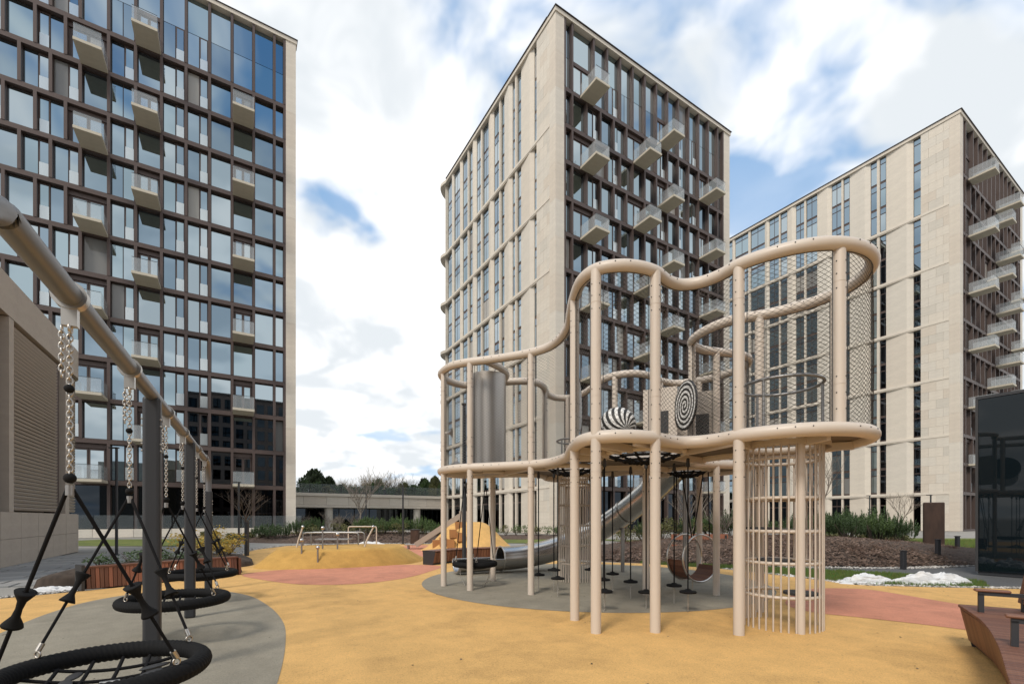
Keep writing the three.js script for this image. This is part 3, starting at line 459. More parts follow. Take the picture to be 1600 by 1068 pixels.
    // lacing wire round the panel
    const edge = []; for (let i = 0; i <= 12; i++) { const [x, z] = at(lerp(s0, s1, i / 12)); edge.push(new THREE.Vector3(x, y0 - 0.01, z)); } const e2 = edge.map((p) => new THREE.Vector3(p.x, y1 + 0.01, p.z));
    part('border_wire', merge([tube(edge, 0.005, 24, 4), tube(e2, 0.005, 24, 4), cyl(edge[0], e2[0], 0.005, 0.005, 4), cyl(edge[12], e2[12], 0.005, 0.005, 4)]), M.charcoal, m);
  }
  // inner arc and polished cylinder
  part('partition_ring', tube([V(-0.5, HT, 8.9), V(-0.24, HT, 9.3), V(-0.12, HT, 9.75), V(-0.2, HT, 10.2)], 0.07, 30, 12), M.cream, t);
  { const g = new THREE.CylinderGeometry(0.37, 0.37, HT - HL - 0.1, 40, 1, true, 2.3, Math.PI * 2 - 0.75); const m = part('steel_cylinder', g, new THREE.MeshStandardMaterial({ color: lin(0.42, 0.39, 0.36), metalness: 1, roughness: 0.42, side: THREE.DoubleSide }), t); m.position.set(-0.5, (HT + HL) / 2 - 0.03, -9.6); }
  // caged climbers
  const cage = (x, d, r, openFrom, openTo, tall) => {
    const c = new THREE.Group(); c.name = 'cage'; t.add(c); c.position.set(x, 0, -d); const n = 36;
    for (let i = 0; i < n; i++) { const a = i / n * Math.PI * 2, open = a > openFrom && a < openTo; const y0 = open ? 0.82 : 0; part('bar', new THREE.CylinderGeometry(0.011, 0.011, HL - 0.05 - y0, 6), M.cream, c).position.set(r * Math.cos(a), (HL - 0.05 + y0) / 2, r * Math.sin(a)); }
    for (const h of tall) { const open = h < 0.8; const g = new THREE.TorusGeometry(r - 0.03, 0.022, 8, 48, open ? Math.PI * 2 - (openTo - openFrom) : Math.PI * 2).rotateX(Math.PI / 2); if (open) g.rotateY(-openTo); part('hoop', g, M.cream, c).position.y = h; }
    part('collar', new THREE.CylinderGeometry(r + 0.08, r + 0.08, 0.07, 40, 1, true), M.cream, c).position.y = HL - 0.06;
    return c;
  };
  const c1 = cage(3.55, 6.05, 0.475, 5.2, 6.6, [2.16, 1.66, 1.24, 0.84, 0.42]);
  part('thick_bar', cyl(new THREE.Vector3(-0.03, 0, 0.475), new THREE.Vector3(-0.03, HL - 0.05, 0.475), 0.044, 0.044, 14), M.cream, c1); part('thick_bar', cyl(new THREE.Vector3(-0.5, 0, -0.1), new THREE.Vector3(-0.5, HL - 0.05, -0.1), 0.044, 0.044, 14), M.cream, c1);
  for (const [h, a] of [[0.42, 0.9], [0.84, 2.4], [1.24, 4.0], [1.66, 5.3]]) part('step_plate', place(new THREE.CylinderGeometry(0.2, 0.2, 0.03, 20), 0.24 * Math.cos(a), h + 0.03, 0.24 * Math.sin(a)), M.charcoal, c1);
  cage(1.42, 10.35, 0.37, 9, 9.1, [2.16, 1.7, 1.25, 0.8, 0.4]);
  // hoop rails round the deck openings
  for (const [x, d, r] of [[3.55, 6.05, 0.48], [1.42, 10.35, 0.4]]) {
    const c = new THREE.Group(); c.name = 'hoop_rail'; t.add(c); c.position.set(x, HL + 0.03, -d); part('rail', new THREE.TorusGeometry(r, 0.02, 10, 60).rotateX(Math.PI / 2), M.galvanised, c).position.y = 0.72;
    for (const a of [0.3, 2.5, 4.6]) part('leg', cyl(new THREE.Vector3(r * Math.cos(a), 0, r * Math.sin(a)), new THREE.Vector3(r * Math.cos(a), 0.72, r * Math.sin(a)), 0.018, 0.018, 8), M.galvanised, c);
  }
  // striped dome and spiral disc on the deck
  const stripe = (w, h, fn) => { const c = document.createElement('canvas'); c.width = w; c.height = h; const x = c.getContext('2d'), im = x.createImageData(w, h); for (let j = 0; j < h; j++) for (let i = 0; i < w; i++) { const on = fn(i / w, j / h) ? 222 : 30, o = (j * w + i) * 4, n = (grain() - 0.5) * 14; im.data[o] = on + n; im.data[o + 1] = on + n - 2; im.data[o + 2] = on + n - 6; im.data[o + 3] = 255; } x.putImageData(im, 0, 0); const tx = new THREE.CanvasTexture(c); tx.colorSpace = THREE.SRGBColorSpace; return tx; };
  const dome = part('striped_dome', new THREE.SphereGeometry(0.3, 48, 32), new THREE.MeshStandardMaterial({ map: stripe(512, 256, (u, v) => ((u * 14 + 2.2 * Math.sin((v - 0.5) * 2.6)) % 1 + 1) % 1 < 0.52), roughness: 0.5 }), t); dome.position.set(1.98, 3.14, -8.6); dome.rotation.set(-1.25, 0, 0.3); dome.scale.setScalar(1.14); part('dome_stand', cyl(V(1.98, HL, 8.6), V(1.98, 3.0, 8.6), 0.045, 0.045, 12), M.cream, t);
  const disc = part('spiral_disc', new THREE.CylinderGeometry(0.42, 0.42, 0.03, 48), [M.charcoal, new THREE.MeshStandardMaterial({ map: stripe(512, 512, (u, v) => { const x = u - 0.5, y = v - 0.5, r = Math.hypot(x, y), a = Math.atan2(y, x) / (Math.PI * 2); return ((r * 10 + a) % 1 + 1) % 1 < 0.5 && r < 0.48; }), roughness: 0.6 }), M.charcoal], t); disc.position.set(2.96, 3.33, -7.82); disc.rotation.set(0, -1.5, 0); disc.rotateX(Math.PI / 2);
  const disc2 = part('plain_disc', new THREE.CylinderGeometry(0.42, 0.42, 0.03, 48), M.white, t); disc2.position.set(1.02, 3.16, -7.1); disc2.rotation.set(0, 1.3, 0); disc2.rotateX(Math.PI / 2);
  for (const [x, d, w] of [[2.7, 8.35, 0.6], [3.5, 8.6, 0.75]]) { const p = box('play_panel', M.cream, t, w, 1.05, 0.03, x, HL + 0.85, -d); p.rotation.y = -0.5; const hnd = box('dark_inset', M.charcoal, p, w * 0.5, 0.4, 0.01, 0, -0.1, 0.022); hnd.visible = true; }
  // speaking horns at the small lobe
  for (const [h, a] of [[3.15, 0], [2.65, 1]]) { const c = new THREE.LatheGeometry([[0.012, 0], [0.018, 0.05], [0.05, 0.1], [0.11, 0.14]].map(([x, y]) => new THREE.Vector2(x, y)), 20); const m = part('speaking_horn', c, new THREE.MeshStandardMaterial({ color: lin(0.4, 0.38, 0.36), metalness: 0.9, roughness: 0.4, side: THREE.DoubleSide }), t); m.position.set(-1.36 + a * 0.22, h, -9.35); m.rotation.z = a ? Math.PI : -Math.PI / 2; }
  // tube slide
  const sp = [V(3.75, 2.72, 10.2), V(3.62, 2.42, 10.6), V(3.28, 1.96, 11.2), V(2.86, 1.5, 11.9), V(2.38, 1.12, 12.35), V(1.8, 0.82, 12.5), V(0.98, 0.52, 12.42), V(0.25, 0.39, 12.2), V(-0.3, 0.36, 11.95)];
  const sc = new THREE.CatmullRomCurve3(sp, false, 'centripetal'), slide = part('tube_slide', new THREE.TubeGeometry(sc, 120, 0.31, 32), new THREE.MeshStandardMaterial({ color: lin(0.56, 0.54, 0.51), metalness: 1, roughness: 0.26, side: THREE.DoubleSide }), t);
  for (const f of [0.18, 0.36, 0.53, 0.7, 0.86]) { const p = sc.getPointAt(f), q = sc.getTangentAt(f), g = new THREE.CylinderGeometry(0.335, 0.335, 0.045, 32, 1, true).applyQuaternion(new THREE.Quaternion().setFromUnitVectors(new THREE.Vector3(0, 1, 0), q)); g.translate(p.x, p.y, p.z); part('flange', g, M.steel, slide); }
  { const ro = new THREE.Group(); ro.name = 'run_out'; slide.add(ro); ro.position.set(-0.3, 0.36, -11.95); ro.rotation.y = Math.PI + 0.43;   // open trough, local x runs outwards
    const sh = new THREE.MeshStandardMaterial({ color: lin(0.54, 0.52, 0.5), metalness: 1, roughness: 0.3, side: THREE.DoubleSide }), g = new THREE.CylinderGeometry(0.31, 0.31, 1.2, 28, 1, true, 0, Math.PI).rotateZ(-Math.PI / 2).rotateX(0); g.translate(0.6, 0, 0);
    const pa = g.attributes.position; let up = 0; for (let q = 0; q < pa.count; q++) up += pa.getY(q); if (up > 0) g.rotateX(Math.PI); const zs = []; for (let q = 0; q < pa.count; q++) zs.push(pa.getZ(q)); if (Math.abs(Math.max(...zs) + Math.min(...zs)) > 0.2) g.rotateX(Math.max(...zs) > 0.2 ? Math.PI / 2 : -Math.PI / 2);
    part('trough', g, sh, ro); for (const z of [-0.31, 0.31]) part('lip', cyl(new THREE.Vector3(0, 0, z), new THREE.Vector3(1.2, 0, z), 0.022, 0.022, 8), M.steel, ro); part('lip', new THREE.TorusGeometry(0.31, 0.022, 8, 40).rotateY(Math.PI / 2), M.steel, ro); part('end_lip', new THREE.TorusGeometry(0.31, 0.022, 8, 24, Math.PI).rotateZ(Math.PI).rotateY(Math.PI / 2).translate(1.2, 0, 0), M.steel, ro); }
  for (const [x, d, h] of [[2.9, 12.0, 1.28], [3.97, 10.5, 2.4], [0.5, 12.3, 0.12], [-1.0, 11.65, 0.08]]) part('slide_support', cyl(V(x, 0, d), V(x, h, d), 0.05, 0.05, 12), M.galvanised, slide);
}
// hanging rope steps under the deck
{
  const spots = [[0.515, 8.89, 0.31], [0.82, 8.2, 0.33], [0.8, 8.75, 0.42], [1.635, 9.54, 0.34], [1.4, 6.93, 0.3], [1.93, 8.79, 0.34], [2.07, 7.99, 0.3], [1.68, 8.4, 0.28], [2.08, 7.1, 0.26], [2.67, 7.54, 0.3], [2.64, 6.87, 0.3]];
  const rope = new THREE.CylinderGeometry(0.011, 0.011, 1, 8).translate(0, 0.5, 0), disc = new THREE.LatheGeometry([[0.001, 0.045], [0.035, 0.045], [0.05, 0.03], [0.115, 0.018], [0.125, 0.005], [0.118, -0.012], [0.001, -0.018]].map(([x, y]) => new THREE.Vector2(x, y)), 28);
  const link = new THREE.TorusGeometry(0.011, 0.0035, 5, 8).scale(1, 1.45, 1), links = []; for (let i = 0; i < 14; i++) links.push(place(link, 0, i * 0.024, 0, i % 2 ? Math.PI / 2 : 0)); const chain = merge(links), sh = new THREE.CylinderGeometry(0.022, 0.03, 0.12, 10);
  spots.forEach(([X, D, h]) => { const s = thing('rope_step', 'black rubber disc step hanging on a rope under the climbing tower', 'rope step', [X, 0, -D], 0, 'rope steps under the climbing tower'); const r = part('rope', rope, M.rope, s); r.position.y = h; r.scale.y = HL - 0.09 - h; part('disc', disc, M.black, s).position.y = h; part('shackle', sh, M.charcoal, s).position.y = HL - 0.16; const c = part('chain', chain, M.chain, s); c.scale.y = h / (14 * 0.024); });
}
// ---------------------------------------------------------------- nest swings
const ringGeo = (Rr, rr, ropes = 96) => { const g = new THREE.TorusGeometry(Rr, rr, 14, 620), p = g.attributes.position; for (let i = 0; i < p.count; i++) { const x = p.getX(i), y = p.getY(i), z = p.getZ(i), a = Math.atan2(y, x), c = Math.hypot(x, y) - Rr, b = Math.atan2(z, c), k = 1 + 0.11 * Math.abs(Math.sin(a * ropes / 2 + b * 1.5)) - 0.05, q = Math.hypot(c, z) * k; p.setXYZ(i, (Rr + q * Math.cos(b)) * Math.cos(a), (Rr + q * Math.cos(b)) * Math.sin(a), q * Math.sin(b)); } g.computeVertexNormals(); return g.rotateX(Math.PI / 2); };
const SWING = -1.0587;
{
  const t = thing('swing_frame', 'grey tubular swing frame on dark flat posts', 'swing frame', [-6.0, 0, -9.05], SWING);
  const H = 2.5, Lx = 8.85, v = (x, y) => new THREE.Vector3(x, y, 0);
  const path = new THREE.CurvePath(); const r = 0.42;
  const pts = [v(0, 1.7), v(0, 1.95)]; for (let i = 0; i <= 8; i++) { const a = Math.PI - i / 8 * Math.PI / 2; pts.push(v(r + r * Math.cos(a), H - r + r * Math.sin(a))); } for (let x = 1; x < Lx - r - 0.3; x += 0.6) pts.push(v(x, H)); for (let i = 0; i <= 8; i++) { const a = Math.PI / 2 - i / 8 * Math.PI / 2; pts.push(v(Lx - r + r * Math.cos(a), H - r + r * Math.sin(a))); } pts.push(v(Lx, 1.95), v(Lx, 1.7));
  part('beam', tube(pts, 0.053, 260, 20), mat(0.17, 0.172, 0.178, 0.42, 0.55), t);
  for (const x of [0, 2.96, 5.7, Lx]) {
    const end = x === 0 || x === Lx, h = end ? 1.95 : H - 0.02, p = part('post', new RoundedBoxGeometry(0.11, h, 0.13, 3, 0.03), M.darkSteel, t); p.position.set(x, h / 2, 0);
    const bs = []; for (const y of [h - 0.2, h - 0.26, h - 0.42, h - 0.48]) for (const zx of [-0.05, 0.05]) for (const s of [-1, 1]) bs.push(place(new THREE.CylinderGeometry(0.009, 0.009, 0.012, 8).rotateX(Math.PI / 2), zx * 0.7, y - h / 2, s * 0.067)); const bm = part('bolts', merge(bs), M.chain, p); bm.userData.kind = 'stuff';
  }
  for (const c of [1.48, 4.33, 7.16]) for (const s of [-0.62, 0.62]) { const g = merge([place(new THREE.CylinderGeometry(0.07, 0.07, 0.05, 16).rotateZ(Math.PI / 2), c + s, H, 0), place(boxG(0.04, 0.1, 0.06), c + s, H - 0.1, 0), place(new THREE.TorusGeometry(0.02, 0.007, 6, 12), c + s, H - 0.16, 0)]); part('hanger_bracket', g, M.chain, t); }
}
function nestSwing(label, pos, turn, Rr, topY, spread, chainLen, group, sleeves = true) {
  const t = thing('nest_swing', label, 'nest swing', pos, turn, group), h = 0.47;
  part('ring', ringGeo(Rr, 0.056), M.black, t).position.y = h;
  const g = [], cl = [], plates = []; const sag = (q) => h - 0.02 - 0.09 * (1 - q * q);
  for (const k of [-0.62, -0.31, 0, 0.31, 0.62]) for (const dir of [0, 1]) { const e = Math.sqrt(1 - k * k) * Rr, o = k * Rr, p = [-1, -0.5, 0, 0.5, 1].map((f) => { const q = Math.hypot(f * e, o) / Rr; return dir ? new THREE.Vector3(o, sag(q), f * e) : new THREE.Vector3(f * e, sag(q), o); }); g.push(tube(p, 0.012, 16, 5)); }
  part('net', merge(g), M.rope, t);
  const leaf = new THREE.SphereGeometry(1, 10, 6).scale(0.1, 0.013, 0.036);
  for (const k of [-0.5, -0.17, 0.17, 0.5]) for (const s of [-0.42, 0.42]) { const c = part('net_clip', leaf, M.charcoal, t); c.position.set(k * Rr, sag(0.5) + 0.014, s * Rr); c.rotation.y = k + s; }
  for (const k of [-0.1, 0, 0.1]) part('clamp', place(new THREE.CylinderGeometry(0.014, 0.014, 0.1, 10).rotateX(Math.PI / 2), k, sag(0) + 0.006, 0), M.galvanised, t);
  const link = new THREE.TorusGeometry(0.0115, 0.0036, 6, 10).scale(1, 1.55, 1), nL = Math.round(chainLen / 0.027), L = []; for (let i = 0; i < nL; i++) L.push(place(link, 0, -i * 0.027, 0, i % 2 ? Math.PI / 2 : 0)); const chain = merge(L);
  const sleeve = new THREE.LatheGeometry([[0.012, 0.1], [0.044, 0.1], [0.04, 0.088], [0.018, 0.045], [0.014, 0], [0.018, -0.045], [0.04, -0.088], [0.044, -0.1], [0.012, -0.1]].map(([x, y]) => new THREE.Vector2(x, y)), 16);
  for (const s of [-1, 1]) {
    part('chain', chain, M.chain, t).position.set(s * spread, topY - 0.02, 0);
    if (sleeves) { const c2 = part('chain', merge(L.slice(0, 9)), M.chain, t); c2.position.set(s * spread + 0.035, topY - 0.02, 0.02); part('stopper', place(new THREE.SphereGeometry(0.021, 10, 8), s * spread + 0.01, topY - 0.3, 0), M.black, t); }
    const y = topY - chainLen - 0.02; part('swivel', place(new THREE.SphereGeometry(0.026, 10, 8), s * spread, y, 0), M.black, t); part('ferrule', place(new THREE.CylinderGeometry(0.018, 0.018, 0.05, 12), s * spread, y - 0.06, 0), M.galvanised, t);
    for (const w of [-1, 1]) {
      const a = new THREE.Vector3(s * spread, y - 0.05, w * 0.008), an = w * 0.92 + (s < 0 ? Math.PI : 0), e = new THREE.Vector3(Math.cos(an) * Rr, h + 0.1, (s < 0 ? -1 : 1) * Math.sin(an) * Rr); e.z = w * Math.abs(e.z);
      const rp = part('rope', cyl(a, e, 0.0092, 0.0092, 8), M.rope, t); part('ferrule', cyl(e.clone().lerp(a, 0.045), e.clone().lerp(a, 0.0), 0.016, 0.016, 10), M.chain, rp); part('shackle', place(new THREE.TorusGeometry(0.02, 0.006, 6, 12), e.x, h + 0.078, e.z, an), M.chain, rp);
      if (sleeves) { const d = e.clone().sub(a).normalize(), m = part('sleeve', sleeve.clone().applyQuaternion(new THREE.Quaternion().setFromUnitVectors(new THREE.Vector3(0, 1, 0), d)), M.black, rp); m.position.copy(a.clone().lerp(e, 0.62)); }
    }
  }
  return t;
}
const swingAt = (x) => [-6.0 + 0.49 * x, 0, -9.05 + 0.872 * x];
nestSwing('black rope nest swing in the frame bay beside the end post by the photographer', swingAt(7.16), SWING, 0.49, 2.34, 0.62, 0.72, 'nest swings on the grey frame');
nestSwing('black rope nest swing in the middle bay of the grey frame', swingAt(4.33), SWING, 0.49, 2.34, 0.62, 0.72, 'nest swings on the grey frame');
nestSwing('black rope nest swing in the frame bay beside the timber planter', swingAt(1.48), SWING, 0.49, 2.34, 0.62, 0.72, 'nest swings on the grey frame');
{ const s = nestSwing('small black nest swing hanging under the climbing tower', [-0.77, 0, -9.5], -0.5, 0.41, HL - 0.1, 0.26, 0.12, undefined, false); for (const x of [-0.38, 0.38]) part('tether', tube([new THREE.Vector3(x, 0.42, 0), new THREE.Vector3(x * 0.9, 0.2, 0.02), new THREE.Vector3(x * 0.6, 0.01, 0.03)], 0.008, 12, 5), M.chain, s); }
// barrel seat swing
{
  const t = thing('barrel_swing', 'steel hoop swing seat with curved timber slats', 'swing', [3.45, 0, -8.75], 0.42), r = 0.44, cy = 0.66;
  for (const z of [-0.2, 0.2]) part('hoop', place(new THREE.TorusGeometry(r, 0.018, 10, 60), 0, cy, z), M.steel, t);
  const sl = boxG(0.05, 0.018, 0.4); for (let i = 0; i < 22; i++) { const a = Math.PI + 0.12 + i / 21 * (Math.PI * 0.82), m = part('slat', sl, [M.wood, M.woodC, M.woodB][i % 3], t); m.position.set((r - 0.03) * Math.cos(a), cy + (r - 0.03) * Math.sin(a), 0); m.rotation.z = a + Math.PI / 2; }
  for (const x of [-1, 1]) { part('rope', merge([-0.2, 0.2].map((z) => cyl(new THREE.Vector3(x * 0.22, cy + 0.37, z), new THREE.Vector3(x * 0.34, HL - 0.1, z * 0.3), 0.011, 0.011, 8))), M.rope, t); }
  part('foot_bar', cyl(new THREE.Vector3(0, 0.02, 0), new THREE.Vector3(0, 0.24, 0), 0.012, 0.012, 6), M.chain, t);
}
// ---------------------------------------------------------------- mounds and small play things
{ // long low mound
  const top = [[-6.75, 13.2], [-5.2, 13.15], [-3.75, 14.1], [-3.9, 15.6], [-5.4, 16], [-6.8, 15]], bot = [[-7.35, 12.95], [-5.85, 12.6], [-3.15, 14.3], [-3.2, 16.4], [-5.4, 17], [-7.5, 15.6]], n = 72;
  const tp = smoothLoop(top, n), bp = smoothLoop(bot, n), pos = [], idx = [], uv = [], K = 7, N = tp.length, c = [-5.3, 14.6];
  for (let k = 0; k <= K + 4; k++) for (let i = 0; i < N; i++) { let X, D, h; if (k <= K) { const f = k / K; X = lerp(bp[i][0], tp[i][0], f); D = lerp(bp[i][1], tp[i][1], f); h = 0.52 * (f * 0.9 + 0.1 * smooth(0, 1, f)) - (k === 0 ? 0.03 : 0); } else { const f = (k - K) / 4; X = lerp(tp[i][0], c[0], f); D = lerp(tp[i][1], c[1], f); h = 0.52 + 0.03 * f; } pos.push(X, h, -D); uv.push(X, D + h); if (k < K + 4) { const a = k * N + i, b = k * N + (i + 1) % N; idx.push(a, b, a + N, b, b + N, a + N); } }
  const g = new THREE.BufferGeometry(); g.setAttribute('position', new THREE.Float32BufferAttribute(pos, 3)); g.setAttribute('uv', new THREE.Float32BufferAttribute(uv, 2)); g.setIndex(idx); g.computeVertexNormals();
  single('rubber_mound', g, M.mound, 'long low yellow rubber mound with ball topped posts', 'mound');
  const h0 = 0.0; const balls = [[-5.95, 12.95, 0.14, 0.62], [-5.45, 12.85, 0.06, 0.5], [-5.5, 13.3, 0.5, 0.6], [-5.05, 13.25, 0.42, 0.5]];
  for (const [X, D, y, L] of balls) { const p = thing('ball_post', 'thin steel post with a ball top on the low mound', 'balance post', [X, y, -D], 0, 'ball topped posts on the low mound'); part('post', cyl(V(0, -0.1, 0), V(0, L, 0), 0.022, 0.022, 10), M.galvanised, p); part('ball', place(new THREE.SphereGeometry(0.055, 16, 12), 0, L + 0.03, 0), M.steel, p); }
  const cp = (X, D, bend, lab) => { const p = thing('curved_post', lab, 'balance post', [X, 0.45, -D], 0); part('post', tube([V(0, 0, 0), V(bend * 0.12, 0.3, 0), V(bend * 0.32, 0.66, 0)], 0.026, 20, 8), M.cream, p); part('ball', place(new THREE.SphereGeometry(0.05, 12, 10), bend * 0.33, 0.7, 0), M.steel, p); };
  cp(-6.6, 14.0, 0.6, 'bent pale post on the mound rim beside the steel table'); cp(-4.6, 14.2, 0.9, 'bent pale post on the mound crest');
  const tb = thing('steel_table', 'low steel play frame with a flat shelf on the mound', 'play table', [-5.9, 0.5, -15.2]); part('shelf', boxG(1.1, 0.03, 0.5), M.galvanised, tb).position.y = 0.22; for (const z of [-0.3, 0.3]) part('frame', tube([new THREE.Vector3(-0.9, 0, z), new THREE.Vector3(-0.9, 0.36, z), new THREE.Vector3(-0.8, 0.44, z), new THREE.Vector3(0.8, 0.44, z), new THREE.Vector3(0.9, 0.36, z), new THREE.Vector3(0.9, 0, z)], 0.022, 60, 8, false, 0.2), M.galvanised, tb);
  const gb = thing('tumble_bar', 'pale steel tumbling bar with rounded corners beyond the mound', 'play bar', [-6.6, 0, -20.2]); part('bar', tube([V(-0.62, 0, 0), V(-0.62, 0.95, 0), V(-0.56, 1.05, 0), V(0.56, 1.05, 0), V(0.62, 0.95, 0), V(0.62, 0, 0)], 0.026, 80, 8, false, 0.15), M.cream, gb);
}
{ // slide mound
  const cx = -1.95, cd = 20.9, n = 84, K = 16, pos = [], idx = [], uv = [];
  for (let k = 0; k <= K; k++) for (let i = 0; i < n; i++) { const a = i / n * Math.PI * 2, f = k / K, rr = 1 - f, w = 1 + 0.05 * Math.sin(2 * a), X = cx + 2.25 * rr * w * Math.cos(a), D = cd + 1.9 * rr * w * Math.sin(a), h = 1.25 * smooth(0, 0.78, f) - (k === 0 ? 0.03 : 0); pos.push(X, h, -D); uv.push(X, D + h); if (k < K) { const p = k * n + i, q = k * n + (i + 1) % n; idx.push(p, q, p + n, q, q + n, p + n); } }
  const g = new THREE.BufferGeometry(); g.setAttribute('position', new THREE.Float32BufferAttribute(pos, 3)); g.setAttribute('uv', new THREE.Float32BufferAttribute(uv, 2)); g.setIndex(idx); g.computeVertexNormals();
  const m = single('rubber_mound', g, M.yellow, 'round yellow rubber mound with climbing blocks and a slide', 'mound');
  for (const [X, D, h] of [[-3.3, 19.9, 0.3], [-2.95, 19.6, 0.42], [-2.6, 19.4, 0.35], [-2.55, 19.8, 0.75], [-2.35, 20.2, 1.08], [-2.2, 19.6, 0.62]]) { const b = part('climbing_block', boxG(0.3, 0.36, 0.3), M.woodBlock, m); b.position.set(X, h, -D); b.rotation.y = 0.2; }
  const s = thing('mound_slide', 'straight steel slide with timber sides descending the round mound', 'slide', [-2.45, 0, -21.35], 0.06), L = Math.hypot(1.95, 1.28), an = Math.atan2(1.28, 1.95);
  const bed = part('bed', boxG(L, 0.03, 0.5), M.steel, s); bed.position.set(-0.98, 0.82, 0); bed.rotation.z = an; for (const z of [-0.27, 0.27]) { const q = part('side', boxG(L + 0.1, 0.24, 0.04), M.louvre, s); q.position.set(-0.98, 0.86, z); q.rotation.z = an; }
  part('top_panel', boxG(0.5, 0.5, 0.56), M.louvre, s).position.set(0.25, 1.5, 0); part('run_out', boxG(0.6, 0.04, 0.5), M.steel, s).position.set(-2.2, 0.2, 0); part('foot', boxG(0.06, 0.2, 0.4), M.galvanised, s).position.set(-2.35, 0.1, 0);
}

// ---------------------------------------------------------------- benches, planter, street furniture
function slatBench(name, label, category, pts, width, height, pitch, parts) {
  // pts: front edge in plan; the seat lies to the +side of travel
  const curve = new THREE.CatmullRomCurve3(pts.map(([x, d]) => V(x, 0, d)), false, 'centripetal'), L = curve.getLength(), n = Math.floor(L / pitch), t = thing(name, label, category);
  const top = new RoundedBoxGeometry(pitch - 0.007, 0.03, width, 1, 0.006).translate(0, height - 0.015, width / 2 - 0.01), front = new RoundedBoxGeometry(pitch - 0.007, height - 0.1, 0.03, 1, 0.006).rotateX(-0.2).translate(0, (height - 0.1) / 2 + 0.06, 0.055), slat = mergeGeometries([top, front]);
  for (let i = 0; i < n; i++) { const p = curve.getPointAt((i + 0.5) / n), q = curve.getTangentAt((i + 0.5) / n), m = part('slat', slat, parts.mats[Math.floor(rnd() * parts.mats.length)], t); m.position.copy(p); m.rotation.y = Math.atan2(-q.z, q.x); }
  const inner = []; for (let i = 0; i <= 20; i++) { const p = curve.getPointAt(i / 20), q = curve.getTangentAt(i / 20), nx = -q.z, nz = q.x; inner.push([p, new THREE.Vector3(nx, 0, nz)]); }
  const strip = []; for (let i = 0; i < 20; i++) { const [a, na] = inner[i], [b, nb] = inner[i + 1], f = (p, nn, w, y) => [p.x + nn.x * w, y, p.z + nn.z * w]; const quad = (A, B, C, D2) => strip.push(...A, ...B, ...C, ...A, ...C, ...D2); const h = height - 0.032; quad(f(a, na, 0.13, 0), f(b, nb, 0.13, 0), f(b, nb, 0.09, h), f(a, na, 0.09, h)); quad(f(a, na, 0.09, h), f(b, nb, 0.09, h), f(b, nb, width - 0.04, h), f(a, na, width - 0.04, h)); quad(f(a, na, width - 0.04, h), f(b, nb, width - 0.04, h), f(b, nb, width - 0.04, 0), f(a, na, width - 0.04, 0)); }
  part('carcass', soup(strip), M.darkSteel, t);
  for (const e of [0, 1]) { const p = curve.getPointAt(e), q = curve.getTangentAt(e), g = new THREE.ExtrudeGeometry(new THREE.Shape([[0.1, 0], [width - 0.06, 0], [width - 0.03, height], [0, height]].map(([x, y]) => new THREE.Vector2(x, y))), { depth: 0.03, bevelEnabled: false }); const m = part('end_plate', g, parts.end ?? M.darkSteel, t); m.position.copy(p).addScaledVector(q, e ? 0.004 : -0.034); m.rotation.y = Math.atan2(-q.z, q.x) - Math.PI / 2; if (!parts.keep) m.scale.set(1, 1, 1); }
  return { t, curve };
}
// foreground bench beside the camera; travel away -> towards the viewer with the seat on the outer side
{
  const front = [[1.9, 1.55], [2.85, 2.6], [3.72, 3.5], [4.4, 4.28], [4.98, 5.1]];
  const { t, curve } = slatBench('bench', 'curved dark timber slat bench with steel armrests and backrest', 'bench', front, 0.52, 0.45, 0.052, { mats: [M.wood, M.woodB, M.woodB, M.woodC] });
  const armAt = (f) => { const p = curve.getPointAt(f), q = curve.getTangentAt(f), a = new THREE.Group(); a.name = 'armrest'; t.add(a); a.position.copy(p); a.rotation.y = Math.atan2(-q.z, q.x); part('bracket', merge([place(boxG(0.05, 0.2, 0.04), 0, 0.54, 0.08), place(boxG(0.05, 0.035, 0.4), 0, 0.64, 0.26)]), M.darkSteel, a); part('arm_pad', place(new RoundedBoxGeometry(0.085, 0.026, 0.26, 2, 0.012), 0, 0.672, 0.16), M.woodC, a); };
  armAt(0.9); armAt(0.56); armAt(0.25);
  for (const f of [0.9, 0.7, 0.48]) { const p = curve.getPointAt(f), q = curve.getTangentAt(f), b = new THREE.Group(); b.name = 'backrest'; t.add(b); b.position.copy(p); b.rotation.y = Math.atan2(-q.z, q.x); const g = part('back_panel', new RoundedBoxGeometry(0.78, 0.36, 0.03, 2, 0.012), M.woodC, b); g.position.set(0, 0.7, 0.47); g.rotation.x = 0.16; for (const x of [-0.25, 0.25]) part('bracket', place(boxG(0.05, 0.16, 0.03), x, 0.5, 0.44), M.darkSteel, b); }
}
slatBench('bench', 'curved timber slat bench with a dark end before the round mound', 'bench', [[0.3, 15.6], [-0.9, 15.2], [-1.75, 14.6], [-2.3, 13.75]], 0.55, 0.43, 0.09, { mats: [M.wood, M.woodB, M.woodC] }).t.rotation.y = 0;
{ // park bench behind the climbing tower
  const t = thing('bench', 'straight red brown timber bench on dark blocks by the mulch mound', 'bench', [6.85, 0, -16.4], 0.05);
  for (const z of [-0.16, 0, 0.16]) part('seat_plank', place(boxG(2.45, 0.07, 0.14), 0, 0.45, z), M.woodRed, t); part('back_plank', place(boxG(2.1, 0.2, 0.05), 0, 0.74, -0.28), M.woodRed, t);
  for (const x of [-0.95, 0.95]) { part('leg', place(boxG(0.3, 0.41, 0.36), x, 0.205, 0), M.charcoal, t); part('back_bracket', place(boxG(0.06, 0.4, 0.04), x, 0.6, -0.23), M.charcoal, t); }
}
